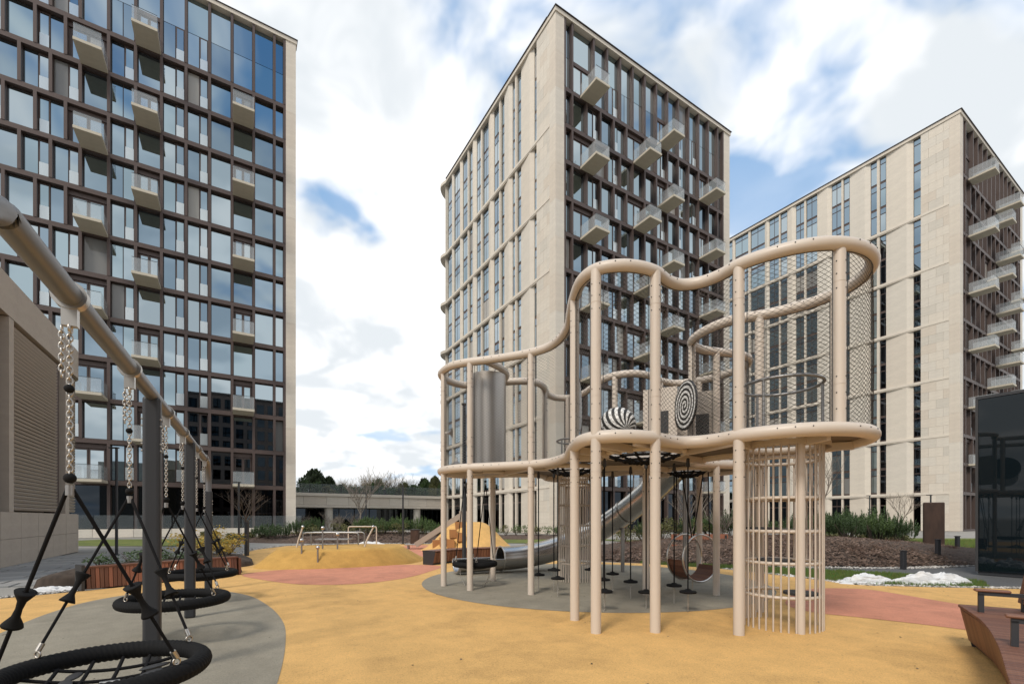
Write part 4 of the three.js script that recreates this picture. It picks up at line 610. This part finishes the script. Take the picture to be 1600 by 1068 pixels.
{ // timber planter
  const a = [-8.35, 8.95], b = [-6.85, 11.45], L = Math.hypot(b[0] - a[0], b[1] - a[1]), t = thing('planter', 'red brown timber slat planter edge with a dark end plate', 'planter', [a[0], 0, -a[1]], Math.atan2(b[1] - a[1], b[0] - a[0]));
  const g = new RoundedBoxGeometry(0.062, 0.4, 0.04, 1, 0.006).rotateX(-0.1), n = Math.floor(L / 0.07); for (let i = 0; i < n; i++) { const m = part('slat', g, [M.woodRed, M.woodC, M.wood][Math.floor(rnd() * 3)], t); m.position.set(0.05 + i * 0.07, 0.22, 0); }
  part('top_board', boxG(L, 0.035, 0.22), M.wood, t).position.set(L / 2, 0.44, -0.1); part('end_plate', boxG(0.05, 0.5, 0.34), M.charcoal, t).position.set(-0.05, 0.25, -0.08); part('carcass', boxG(L, 0.38, 0.1), M.darkSteel, t).position.set(L / 2, 0.2, -0.1); part('end_plate', boxG(0.04, 0.42, 0.26), M.wood, t).position.set(L + 0.03, 0.21, -0.08);
  ground('planting_bed', heightSheet(-8.3, 10.7, 1.9, 0.75, 0.44, 80, 0.08, 0.35, 1.03), M.soil, 'raised soil bed behind the timber planter', 0.0);
  ground('planting_bed', heightSheet(-9.1, 13.6, 1.3, 1.5, 0.35, 80, 0.08, 0.5), M.soil, 'soil bed under the yellow flowering shrubs', 0.0);
}
const hBed = (X, D) => D < 12.6 ? 0.38 : 0.3;
{ // corten stele
  const g = new RoundedBoxGeometry(0.72, 2.1, 0.16, 4, 0.05), t = thing('stele', 'tall dark rusty steel information stele with rounded corners', 'stele', [18.05, 0, -19.6], -0.35); part('body', g, M.corten, t).position.y = 1.05; part('base', boxG(0.6, 0.1, 0.2), M.charcoal, t).position.y = 0.05;
}
for (const [X, D, h] of [[10.9, 12.75, 0.5], [13.35, 14.35, 0.52], [16.05, 16.5, 0.45]]) { const t = thing('bollard_light', 'short dark bollard light at the edge of the mulch mound', 'bollard', [X, hRight(X, D) * 0.9, -D], 0, 'bollard lights by the asphalt path'); part('body', place(new RoundedBoxGeometry(0.11, h, 0.11, 2, 0.015), 0, h / 2, 0), M.darkSteel, t); part('cap', place(boxG(0.13, 0.02, 0.13), 0, h + 0.01, 0), M.charcoal, t); }
for (const [X, D, h, lab] of [[-6.0, 25.2, 3.2, 'dark lamp post beside the round mound slide'], [-10.9, 34.2, 3.3, 'dark lamp post among the shrubs before the link bridge'], [-13.6, 22.8, 3.2, 'dark lamp post beside the young bare tree'], [-15.2, 17.6, 4.1, 'dark lamp post at the pavilion corner'], [31.4, 40.2, 3.4, 'dark lamp post before the stone flank'], [27.8, 30.4, 2.95, 'dark lamp post behind the rusty stele'], [-1.35, 12.9, 4.6, 'slate blue pole beside the slide run out']]) {
  const t = thing('lamp_post', lab, 'lamp post', [X, 0, -D]); part('pole', cyl(V(0, 0, 0), V(0, h, 0), D < 14 ? 0.06 : 0.05, 0.045, 12), M.darkSteel, t); part('lamp_head', place(new RoundedBoxGeometry(D < 14 ? 0.14 : 0.34, 0.05, 0.14, 2, 0.02), D < 14 ? 0 : -0.1, h + 0.02, 0), M.charcoal, t); part('base_plate', place(new THREE.CylinderGeometry(0.1, 0.1, 0.03, 16), 0, 0.015, 0), M.charcoal, t);
}
{ const t = thing('tree_guard', 'thick dark post tied to the young bare tree', 'post', [-10.05, 0, -17.35]); part('post', place(new RoundedBoxGeometry(0.13, 1.25, 0.13, 2, 0.02), 0, 0.625, 0), M.darkSteel, t); part('cap', place(boxG(0.15, 0.03, 0.15), 0, 1.26, 0), M.charcoal, t); }
{ const t = thing('litter_bin', 'rusty brown litter bin beside the mound slide', 'bin', [-5.25, 0, -24.8]); part('body', place(new RoundedBoxGeometry(0.42, 0.78, 0.42, 2, 0.02), 0, 0.4, 0), M.corten, t); part('lid', place(boxG(0.46, 0.04, 0.46), 0, 0.81, 0), M.charcoal, t); }

// ---------------------------------------------------------------- plants
function leafSoup(n, place1, size, seed) { const r = rngOf(seed), tris = []; for (let i = 0; i < n; i++) { const p = place1(r), s = size * (0.6 + 0.8 * r()), a = r() * Math.PI * 2, e = (r() - 0.35) * 2.2, dir = new THREE.Vector3(Math.cos(a) * Math.cos(e), Math.sin(e), Math.sin(a) * Math.cos(e)), side = new THREE.Vector3(r() - 0.5, r() - 0.5, r() - 0.5).cross(dir).normalize().multiplyScalar(s * 0.32), tip = p.clone().addScaledVector(dir, s), mid = p.clone().addScaledVector(dir, s * 0.5); tris.push(p.x, p.y, p.z, ...mid.clone().add(side).toArray(), ...tip.toArray(), p.x, p.y, p.z, ...tip.toArray(), ...mid.clone().sub(side).toArray()); } return soup(tris); }
// broadleaf bush, unit size 1 wide, 1 tall: clumps round several stems
function bushGeo(seed, n = 1500, size = 0.075) { const r = rngOf(seed), cl = [...Array(14)].map(() => { const a = r() * 6.28, q = Math.sqrt(r()) * 0.36; return [new THREE.Vector3(Math.cos(a) * q, 0.22 + r() * 0.56 * (1 - q), Math.sin(a) * q), 0.1 + r() * 0.13]; }); return leafSoup(n, (q) => { const [c, s] = cl[Math.floor(q() * cl.length)]; const v = new THREE.Vector3(q() - 0.5, q() - 0.5, q() - 0.5).normalize().multiplyScalar(s * Math.cbrt(q())); return c.clone().add(v); }, size, seed + 1); }
// mountain-pine bush: upright needle shoots
function pineGeo(seed, shoots = 110) {
  const r = rngOf(seed), tris = [];
  for (let i = 0; i < shoots; i++) {
    const a = r() * 6.28, q = Math.sqrt(r()) * 0.46, lean = 0.5 * q, p = new THREE.Vector3(Math.cos(a) * q, 0.05 + (0.62 - q * 0.7) * (0.35 + 0.65 * r()), Math.sin(a) * q), d = new THREE.Vector3(Math.cos(a) * lean, 1, Math.sin(a) * lean).normalize(), L = 0.22 + 0.2 * r();
    for (let k = 0; k < 30; k++) { const f = k / 30, b = r() * 6.28, o = p.clone().addScaledVector(d, L * f), n = new THREE.Vector3(Math.cos(b), 0.75 + 0.5 * f, Math.sin(b)).normalize(), s = 0.085 * (1.1 - 0.5 * f), w = new THREE.Vector3(-Math.sin(b), 0, Math.cos(b)).multiplyScalar(0.011); tris.push(...o.clone().add(w).toArray(), ...o.clone().sub(w).toArray(), ...o.clone().addScaledVector(n, s).toArray()); }
  }
  return soup(tris);
}
// bare branching: returns trunk and crown geometries of a tree h tall
function bareGeo(seed, h, opts = {}) {
  const r = rngOf(seed), trunk = [], twigs = [], { trunkH = 0.38, spread = 0.55, depth = 4, r0 = 0.035, kids = 3 } = opts;
  const grow = (p, d, len, rad, k) => {
    let q = p.clone(), dd = d.clone(); const steps = 2; for (let i = 0; i < steps; i++) { const e = q.clone().addScaledVector(dd, len / steps); (k === 0 ? trunk : twigs).push(cyl(q, e, rad * (1 - 0.25 * i / steps), rad * (1 - 0.25 * (i + 1) / steps), k < 2 ? 7 : 4, false)); q = e; dd.add(new THREE.Vector3((r() - 0.5) * 0.25, 0.06, (r() - 0.5) * 0.25)).normalize(); }
    if (k >= depth) return;
    const m = kids + (k === 0 ? 2 : 0) + Math.floor(r() * 2); for (let i = 0; i < m; i++) { const a = i / m * 6.28 + r() * 1.2, t = k === 0 ? 0.75 + 0.25 * r() : 0.35 + 0.65 * r(), o = p.clone().lerp(q, k === 0 ? t : t), nd = dd.clone().add(new THREE.Vector3(Math.cos(a) * spread, 0.12, Math.sin(a) * spread)).normalize(); grow(o, nd, (k === 0 ? h * (1 - trunkH) * 0.5 : len * 0.68) * (0.75 + 0.4 * r()), Math.max(0.0035, rad * 0.52), k + 1); }
  };
  grow(new THREE.Vector3(0, 0, 0), new THREE.Vector3(0, 1, 0), h * trunkH, r0, 0); return [merge(trunk), merge(twigs)];
}
function shrub(name, label, geo, m, stemGeo, X, D, y, w, h, group, category = 'shrub') { const t = thing(name, label, category, [X, y, -D], R(0, 6.28), group); const f = part('foliage', geo, m, t); f.scale.set(w, h, w); const s = part('stem', stemGeo, M.bark, t); s.scale.set(w, h, w); return t; }
const stemG = (seed) => { const r = rngOf(seed), g = []; for (let i = 0; i < 7; i++) { const a = r() * 6.28, q = 0.1 + 0.3 * r(); g.push(cyl(new THREE.Vector3(0, -0.12, 0), new THREE.Vector3(Math.cos(a) * q, 0.35 + 0.3 * r(), Math.sin(a) * q), 0.016, 0.007, 5, false)); } return merge(g); };
const stems = [stemG(3), stemG(4)], pines = [pineGeo(31), pineGeo(32), pineGeo(33)], bushes = [bushGeo(41), bushGeo(42), bushGeo(43)], sparse = [bushGeo(51, 420, 0.07), bushGeo(52, 380, 0.07)], airy = [bushGeo(53, 900, 0.05), bushGeo(54, 800, 0.05)];
{ // mountain pines on the mulch mound
  const spots = [[12.3, 18.3, 1.1, 1.0], [12.9, 17.6, 1.0, 0.9], [13.5, 18.6, 1.2, 1.15], [14.1, 17.9, 1.1, 1.0], [14.7, 18.4, 1.3, 1.25], [15.3, 18.0, 1.0, 0.95], [13.0, 19.4, 1.2, 1.1], [14.3, 19.5, 1.3, 1.1], [15.6, 19.2, 1.1, 0.9], [11.6, 19.0, 1.0, 0.9], [8.9, 18.6, 1.1, 1.0], [8.2, 19.2, 1.1, 0.95], [7.3, 19.1, 1.0, 0.85], [5.6, 18.9, 1.0, 0.9], [9.7, 19.4, 1.1, 1.0], [10.6, 19.6, 1.1, 0.9]];
  spots.forEach(([X, D, w, h], i) => shrub('pine_shrub', 'dark green mountain pine bush on the mulch mound', pines[i % 3], i % 4 === 3 ? leafMid : leafDark, stems[i % 2], X, D, hRight(X, D) - 0.05, w * 1.15, h * 1.25, 'mountain pines on the mulch mound'));
  [[17.2, 24.5, 1.5, 0.9], [18.6, 25.2, 1.6, 0.8], [20.4, 26, 1.7, 0.85], [22.0, 26.2, 1.6, 0.7], [16.0, 23.6, 1.2, 0.8], [19.6, 28, 1.6, 1.3], [17.8, 28.4, 1.6, 1.3]].forEach(([X, D, w, h], i) => shrub('olive_shrub', 'low olive green shrub on the lawn behind the mulch mound', bushes[i % 3], i < 5 ? leafOlive : leafMid, stems[i % 2], X, D, -0.02, w, h, 'olive shrubs on the lawn'));
  [[-15.0, 28.2, 1.5, 1.1], [-14.1, 27.6, 1.4, 1.05], [-13.3, 28.4, 1.5, 1.2], [-12.6, 29.2, 1.2, 1.3], [-15.8, 29, 1.3, 0.9]].forEach(([X, D, w, h], i) => shrub('pine_shrub', 'dark green pine bush in the bed beside the bronze gridded block', pines[i % 3], leafDark, stems[i % 2], X, D, hMiddle(X, D), w, h, 'pine bushes before the bronze gridded block'));
  [[-9.2, 29.4, 1.5, 1.3], [-8.2, 28.8, 1.6, 1.2], [-7.2, 29.2, 1.5, 1.4], [-5.9, 29.6, 1.5, 1.4], [-5.0, 29.0, 1.2, 1.1], [-9.9, 31, 1.6, 1.2]].forEach(([X, D, w, h], i) => shrub('pine_shrub', 'fresh green pine bush in the bed before the link bridge', pines[i % 3], leafMid, stems[i % 2], X, D, hMiddle(X, D) - 0.05, w, h, 'pine bushes before the link bridge'));
  for (let i = 0; i < 8; i++) shrub('olive_shrub', 'sparse olive shrub in the bed before the link bridge', sparse[i % 2], leafOlive, stems[i % 2], -12.2 + i * 1.05, 28.0 + R(0, 1.2), hMiddle(-12 + i, 28.5), 1.2, R(0.7, 1.1), 'sparse shrubs before the link bridge');
  for (let i = 0; i < 11; i++) shrub('hedge_plant', 'young hedge plant along the corner block', sparse[i % 2], i % 3 ? leafFresh : leafOlive, stems[i % 2], -2.6 + i * 0.72, 32.4 + R(-0.3, 0.3), hCorner(-2.6 + i * 0.72, 32.5), 0.9, R(0.8, 1.15), 'hedge plants along the corner block');
  for (let i = 0; i < 6; i++) shrub('olive_shrub', 'loose olive shrub behind the red brown bench', sparse[i % 2], leafOlive, stems[i % 2], 4.6 + i * 0.75, 18.6 + R(-0.4, 0.6), hRight(5 + i * 0.7, 18.8), 1.1, R(0.9, 1.3), 'olive shrubs behind the bench');
  [[-9.1, 13.2, 1.5, 1.0], [-8.6, 13.7, 1.1, 0.85], [-9.0, 14.3, 1.4, 1.05]].forEach(([X, D, w, h], i) => shrub('flowering_shrub', 'yellow flowering shrub behind the timber planter', airy[i % 2], leafYellow, stems[i % 2], X, D, hBed(X, D) - 0.05, w, h, 'yellow flowering shrubs'));
  [[-8.9, 9.9, 0.8, 0.4], [-8.5, 10.4, 0.9, 0.42], [-8.3, 11.0, 0.9, 0.4], [-7.9, 11.4, 0.8, 0.35], [-8.7, 10.9, 0.9, 0.45]].forEach(([X, D, w, h], i) => shrub('low_shrub', 'low dark sparse shrub in the planter soil', sparse[i % 2], leafDark, stems[i % 2], X, D, hBed(X, D) - 0.03, w, h, 'low shrubs in the planter'));
  for (let i = 0; i < 5; i++) shrub('olive_shrub', 'pale olive shrub along the terrace wall', bushes[i % 3], leafOlive, stems[i % 2], -19.5 + i * 1.25, 30 + R(-0.5, 0.5), -0.02, 1.3, R(0.6, 0.9), 'olive shrubs along the terrace wall');
}
function bareTree(label, X, D, h, y, seed, m, opts, group, lean = 0) { const [a, b] = bareGeo(seed, h, opts), t = thing('bare_tree', label, 'tree', [X, y, -D], 0, group); part('trunk', a, m, t); part('crown', b, m, t); t.rotation.z = lean; return t; }
bareTree('small bare tree tied to a thick dark post', -10.15, 17.5, 3.0, 0, 61, M.bark, { trunkH: 0.52, r0: 0.035, depth: 4, spread: 0.7 });
bareTree('slim bare tree before the link bridge', -11.15, 33.6, 5.0, 0.1, 62, M.barkPale, { trunkH: 0.4, r0: 0.06, depth: 4 });
bareTree('slender bare tree on the mulch mound beside the caged climber', 12.75, 18.7, 4.2, 0.5, 63, M.barkPale, { trunkH: 0.42, r0: 0.045, depth: 4, spread: 0.6 });
bareTree('thin bare sapling before the stone flank', 29.8, 35, 3.8, 0, 64, M.barkPale, { trunkH: 0.35, r0: 0.05, depth: 4 });
bareTree('pale twiggy bare shrub behind the barrel swing', 6.75, 17.2, 2.5, 0.5, 65, M.barkPale, { trunkH: 0.14, r0: 0.035, depth: 3, kids: 4, spread: 0.6 });
bareTree('broad twiggy bare shrub beside the red brown bench', 8.3, 18.0, 2.0, 0.5, 66, M.barkPale, { trunkH: 0.12, r0: 0.03, depth: 3, kids: 4, spread: 0.7 });
[[-21.6, 46, 2.3], [-20.2, 45, 2.1], [-18.6, 46.5, 2.4], [-17.2, 45.2, 2.2], [-16.2, 47, 2.1]].forEach(([X, D, h], i) => bareTree('leafless bush in front of the link bridge columns', X, D, h, 0, 71 + i, M.barkPale, { trunkH: 0.12, r0: 0.04, depth: 3, kids: 4, spread: 0.65 }, 'leafless bushes before the link bridge'));
// trees beyond the link bridge
[[-32, 74, 8.2], [-29.5, 76, 7.6], [-26.8, 73, 8.6], [-24.8, 77, 8.4], [-22.2, 74, 9.6], [-20, 76, 9], [-18, 74, 8.8], [-16.2, 78, 8.2], [-34.5, 76, 7.8], [-23.4, 79, 8.8], [-21.1, 80, 9.2], [-25.8, 80, 8.6], [-19.1, 80, 8.6], [-27.9, 79, 8.4]].forEach(([X, D, h], i) => bareTree('tall bare birch beyond the link bridge', X, D, h, 0, 81 + i, i % 3 ? M.birch : M.bark, { trunkH: 0.28, r0: 0.11, depth: 4, kids: 4, spread: 0.45 }, 'birches beyond the link bridge'));
function coniferGeo(seed) { const r = rngOf(seed); return leafSoup(5200, (q) => { const y = Math.pow(q(), 0.8), a = q() * 6.28, w = Math.sqrt(Math.max(0, 1 - y)) * 0.46 + 0.03, k = w * (0.55 + 0.45 * Math.sqrt(q())) * (0.85 + 0.3 * Math.sin(a * 5 + y * 30)); return new THREE.Vector3(Math.cos(a) * k, 0.06 + y * 0.94, Math.sin(a) * k); }, 0.06, seed + 3); }
const conG = [coniferGeo(91), coniferGeo(92)], conTrunk = cyl(new THREE.Vector3(0, 0, 0), new THREE.Vector3(0, 0.9, 0), 0.03, 0.008, 8, false);
[[-30.2, 70, 8.6, 6.5], [-28.4, 71, 7.6, 5], [-13.6, 72, 7.2, 4.2], [-11.9, 71, 7.4, 3.8], [-10.6, 73, 6.6, 3], [-15.4, 73, 6.4, 4.5], [-9.4, 74, 6.2, 3], [-17.6, 75, 6.0, 4], [-8.2, 72, 6.0, 2.6], [-12.6, 75, 8.0, 4.4], [-14.6, 76, 7.8, 4.4], [-31.6, 72, 7.6, 4.6], [-16.8, 72, 6.6, 4]].forEach(([X, D, h, w], i) => { const t = thing('conifer', i < 2 ? 'large dark rounded conifer beyond the link bridge' : 'green conifer in the row beyond the link bridge', 'tree', [X, 0, -D], i, i < 2 ? 'large conifers beyond the link bridge' : 'conifers beyond the link bridge'); const c = part('crown', conG[i % 2], i % 3 === 2 ? leafMid : i === 3 ? leafOlive : leafConifer, t); c.scale.set(w, h, w); const k = part('trunk', conTrunk, M.bark, t); k.scale.set(w, h, w); });
ground('far_wood', (() => { const g = []; const r = rngOf(5); return leafSoup(9000, (q) => { const a = lerp(-0.62, 0.0, q()), Dd = 120 + 25 * q(), X = Math.tan(a) * Dd; return new THREE.Vector3(X, 9 * q() * (0.6 + 0.4 * fbm(X * 0.15 + 30, 3, 3)), -Dd); }, 1.5, 77); })(), leafConifer, 'far wood beyond the conifers', 0, 'stuff');

// ---------------------------------------------------------------- snow, grass, chips, pebbles
function snowGeo(w, d, h, seed) { const g = new THREE.SphereGeometry(1, 64, 32, 0, Math.PI * 2, 0, Math.PI / 2), p = g.attributes.position; for (let i = 0; i < p.count; i++) { const x = p.getX(i), y = p.getY(i), z = p.getZ(i), n = fbm(x * 3 + seed, z * 3 + seed * 2, 5), n2 = fbm(x * 9 + seed, z * 9, 3), k = 0.12 + 1.0 * n, rr = Math.hypot(x, z); p.setXYZ(i, x * w * (0.85 + 0.6 * (n - 0.4)), Math.max(-0.02, (1 - rr * rr * 0.95) * h * k * 1.15 + h * 0.3 * (n2 - 0.5) * (1 - rr) - 0.01), z * d * (0.85 + 0.6 * (n2 - 0.4))); } g.computeVertexNormals(); return g; }
[[7.75, 10.05, 0.72, 0.34, 0.22, 'low heap of melting snow on the lawn strip'], [9.1, 9.95, 0.85, 0.36, 0.34, 'taller heap of melting snow on the pebble edge'], [6.75, 11.1, 0.12, 0.08, 0.08, 'tiny lump of snow on the lawn strip'], [-8.95, 8.95, 0.5, 0.22, 0.12, 'flat patch of snow beside the timber planter'], [-7.7, 24.9, 0.9, 0.35, 0.2, 'dirty snow remnant by the litter bin'], [-8.5, 9.6, 0.3, 0.2, 0.1, 'small snow lump at the planter corner']].forEach(([X, D, w, d, h, lab], i) => single('snow_pile', snowGeo(w, d, h, 3 + i * 7), M.snow, lab, 'snow', undefined, [X, 0, -D], R(-0.2, 0.2)));
const inPoly = (pts, x, y) => { let c = false; for (let i = 0, j = pts.length - 1; i < pts.length; j = i++) { const [xi, yi] = pts[i], [xj, yj] = pts[j]; if ((yi > y) !== (yj > y) && x < (xj - xi) * (y - yi) / (yj - yi) + xi) c = !c; } return c; };
function scatter(name, label, geo, m, list, colour) { const im = new THREE.InstancedMesh(geo, m, list.length), o = new THREE.Object3D(), c = new THREE.Color(); list.forEach((l, i) => { o.position.set(l[0], l[1], l[2]); o.rotation.set(l[4] ?? 0, l[3] ?? 0, l[5] ?? 0); o.scale.setScalar(l[6] ?? 1); o.updateMatrix(); im.setMatrixAt(i, o.matrix); if (colour) { colour(c, i); im.setColorAt(i, c); } }); im.name = numbered(name); im.castShadow = im.receiveShadow = true; im.userData = { kind: 'stuff', label }; scene.add(im); return im; }
const tuft = (() => { const r = rngOf(9), tr = []; for (let i = 0; i < 9; i++) { const a = r() * 6.28, x = (r() - 0.5) * 0.06, z = (r() - 0.5) * 0.06, h = 0.035 + 0.045 * r(), l = 0.03 * r(); tr.push(x - 0.004 * Math.sin(a), 0, z + 0.004 * Math.cos(a), x + 0.004 * Math.sin(a), 0, z - 0.004 * Math.cos(a), x + l * Math.cos(a), h, z + l * Math.sin(a)); } return soup(tr); })();
{ const L = []; while (L.length < 5200) { const X = R(4, 11.7), D = R(9.2, 14.8); if (inPoly(lawnStrip, X, D)) L.push([X, -0.006, -D, R(0, 6.3), 0, 0, R(0.7, 1.4)]); } scatter('grass', 'bright green grass of the narrow lawn', tuft, new THREE.MeshPhysicalMaterial({ color: lin(1, 1, 1), roughness: 0.9, transmission: 0.2, thickness: 0 }), L, (c) => c.setRGB(R(0.07, 0.15), R(0.13, 0.2), R(0.02, 0.04)));
  const L2 = []; while (L2.length < 9000) { const X = R(12, 34), D = R(21.2, 30); L2.push([X, -0.01, -D, R(0, 6.3), 0, 0, R(1.2, 2.2)]); } scatter('grass', 'grass of the lawn before the stone block', tuft, new THREE.MeshPhysicalMaterial({ color: lin(1, 1, 1), roughness: 0.9, transmission: 0.2, thickness: 0 }), L2, (c) => c.setRGB(R(0.1, 0.17), R(0.15, 0.22), R(0.025, 0.05))); }
{ const chip = boxG(0.07, 0.014, 0.028), L = []; const onBed = (b, h, n, f) => { for (let i = 0; i < n; i++) { const a = R(0, 6.28), q = Math.sqrt(rnd()) * 0.99, X = b[0] + b[2] * q * Math.cos(a), D = b[1] + b[3] * q * Math.sin(a); L.push([X, h(X, D) + 0.12 * (fbm(X * 2 + 50, D * 2 + 50, 4) - 0.4) + 0.004, -D, R(0, 6.3), R(-0.5, 0.5), R(-0.5, 0.5), R(0.6, f)]); } }; onBed(beds.right, hRight, 26000, 1.6); onBed(beds.middle, hMiddle, 5000, 2.2);
  scatter('bark_chips', 'loose bark chips of the mulch beds', chip, mat(1, 1, 1, 0.95), L, (c) => { const k = R(0.3, 1.3); c.setRGB(0.16 * k, 0.11 * k, 0.085 * k); });
  // dry groundcover twigs on the mound
  const tw = (() => { const r = rngOf(19), tr = []; for (let i = 0; i < 26; i++) { const a = r() * 6.28, l = 0.12 + 0.16 * r(), e = 0.2 + 0.9 * r(), x = (r() - 0.5) * 0.1, z = (r() - 0.5) * 0.1; tr.push(x - 0.004, 0, z, x + 0.004, 0, z, x + l * Math.cos(a) * Math.cos(e), l * Math.sin(e), z + l * Math.sin(a) * Math.cos(e)); } return soup(tr); })(), T = []; for (let i = 0; i < 900; i++) { const a = R(0, 6.28), q = Math.sqrt(rnd()) * 0.9, X = beds.right[0] + beds.right[2] * q * Math.cos(a), D = beds.right[1] + beds.right[3] * q * Math.sin(a); if (fbm(X * 0.9 + 20, D * 0.9 + 9, 3) > 0.48) T.push([X, hRight(X, D), -D, R(0, 6.3), 0, 0, R(0.7, 1.5)]); }
  scatter('groundcover', 'dry reddish groundcover twigs on the mulch mound', tw, mat(1, 1, 1, 0.95), T, (c) => { const k = R(0.5, 1.2); c.setRGB(0.12 * k, 0.07 * k, 0.05 * k); });
}
{ const peb = new THREE.IcosahedronGeometry(0.02, 0).scale(1.2, 0.7, 1), L = []; const along = (pts, w, n) => { const c = new THREE.CatmullRomCurve3(pts.map(([x, d]) => V(x, 0, d))); for (let i = 0; i < n; i++) { const p = c.getPointAt(rnd()); L.push([p.x + R(-w, w), R(-0.006, 0.012), p.z + R(-w, w), R(0, 6.3), R(0, 3), 0, R(0.5, 1.5)]); } };
  along([[4.6, 15.3], [6.8, 14.1], [8.8, 13.25], [11, 13.0], [13, 13.5], [15.4, 14.6], [17.6, 16.3], [18.6, 17.6]], 0.16, 3200); along([[5.95, 12.85], [6.95, 10.9], [7.4, 9.75], [8.6, 9.5], [10, 9.26], [11.8, 9.14]], 0.07, 1500); along([[-9.7, 7.3], [-8.5, 8.9]], 0.1, 250); along([[-1.2, 15.3], [-0.9, 14.4], [-1.4, 14.0]], 0.2, 500); along([[-11.9, 23.6], [-9, 25.7], [-5, 25.9], [-1.5, 24.8]], 0.18, 900); along([[-9.8, 15.8], [-11.7, 20.5], [-11.9, 23.6]], 0.2, 800);
  scatter('pebbles', 'grey and white pebbles edging the beds', peb, mat(1, 1, 1, 0.85), L, (c) => { const k = R(0.12, 0.6); c.setRGB(k, k * 0.96, k * 0.9); }); }
{ const leaf = new THREE.CircleGeometry(0.012, 5).rotateX(-Math.PI / 2), L = []; while (L.length < 260) { const X = R(-7, 9), D = R(2, 14); if (inPoly(rubberEdge, X, D)) L.push([X, 0.0075, -D, R(0, 6.3), R(-0.2, 0.2), R(-0.2, 0.2), R(0.3, 1.2)]); } scatter('litter', 'tiny dry leaf scraps on the rubber surface', leaf, mat(1, 1, 1, 0.95), L, (c) => { const k = R(0.02, 0.12); c.setRGB(k * 1.3, k, k * 0.7); }); }
[...Array(16).keys()].forEach((i) => { const s0 = 1 + i * 1.5; shrub('terrace_shrub', 'dense evergreen bush along the link bridge railing', bushes[i % 3], i % 3 === 1 ? leafOlive : leafDark, stems[i % 2], -27.5 + U[0] * s0 - NV[0] * -1.6, 50.95 + U[1] * s0 + NV[1] * 1.6, 4.1, 1.9, R(1.8, 3.0), 'evergreen bushes on the link bridge'); });
scene.traverse((o) => { if (o.isMesh) { o.castShadow = true; o.receiveShadow = true; } });
renderer.render(scene, camera);
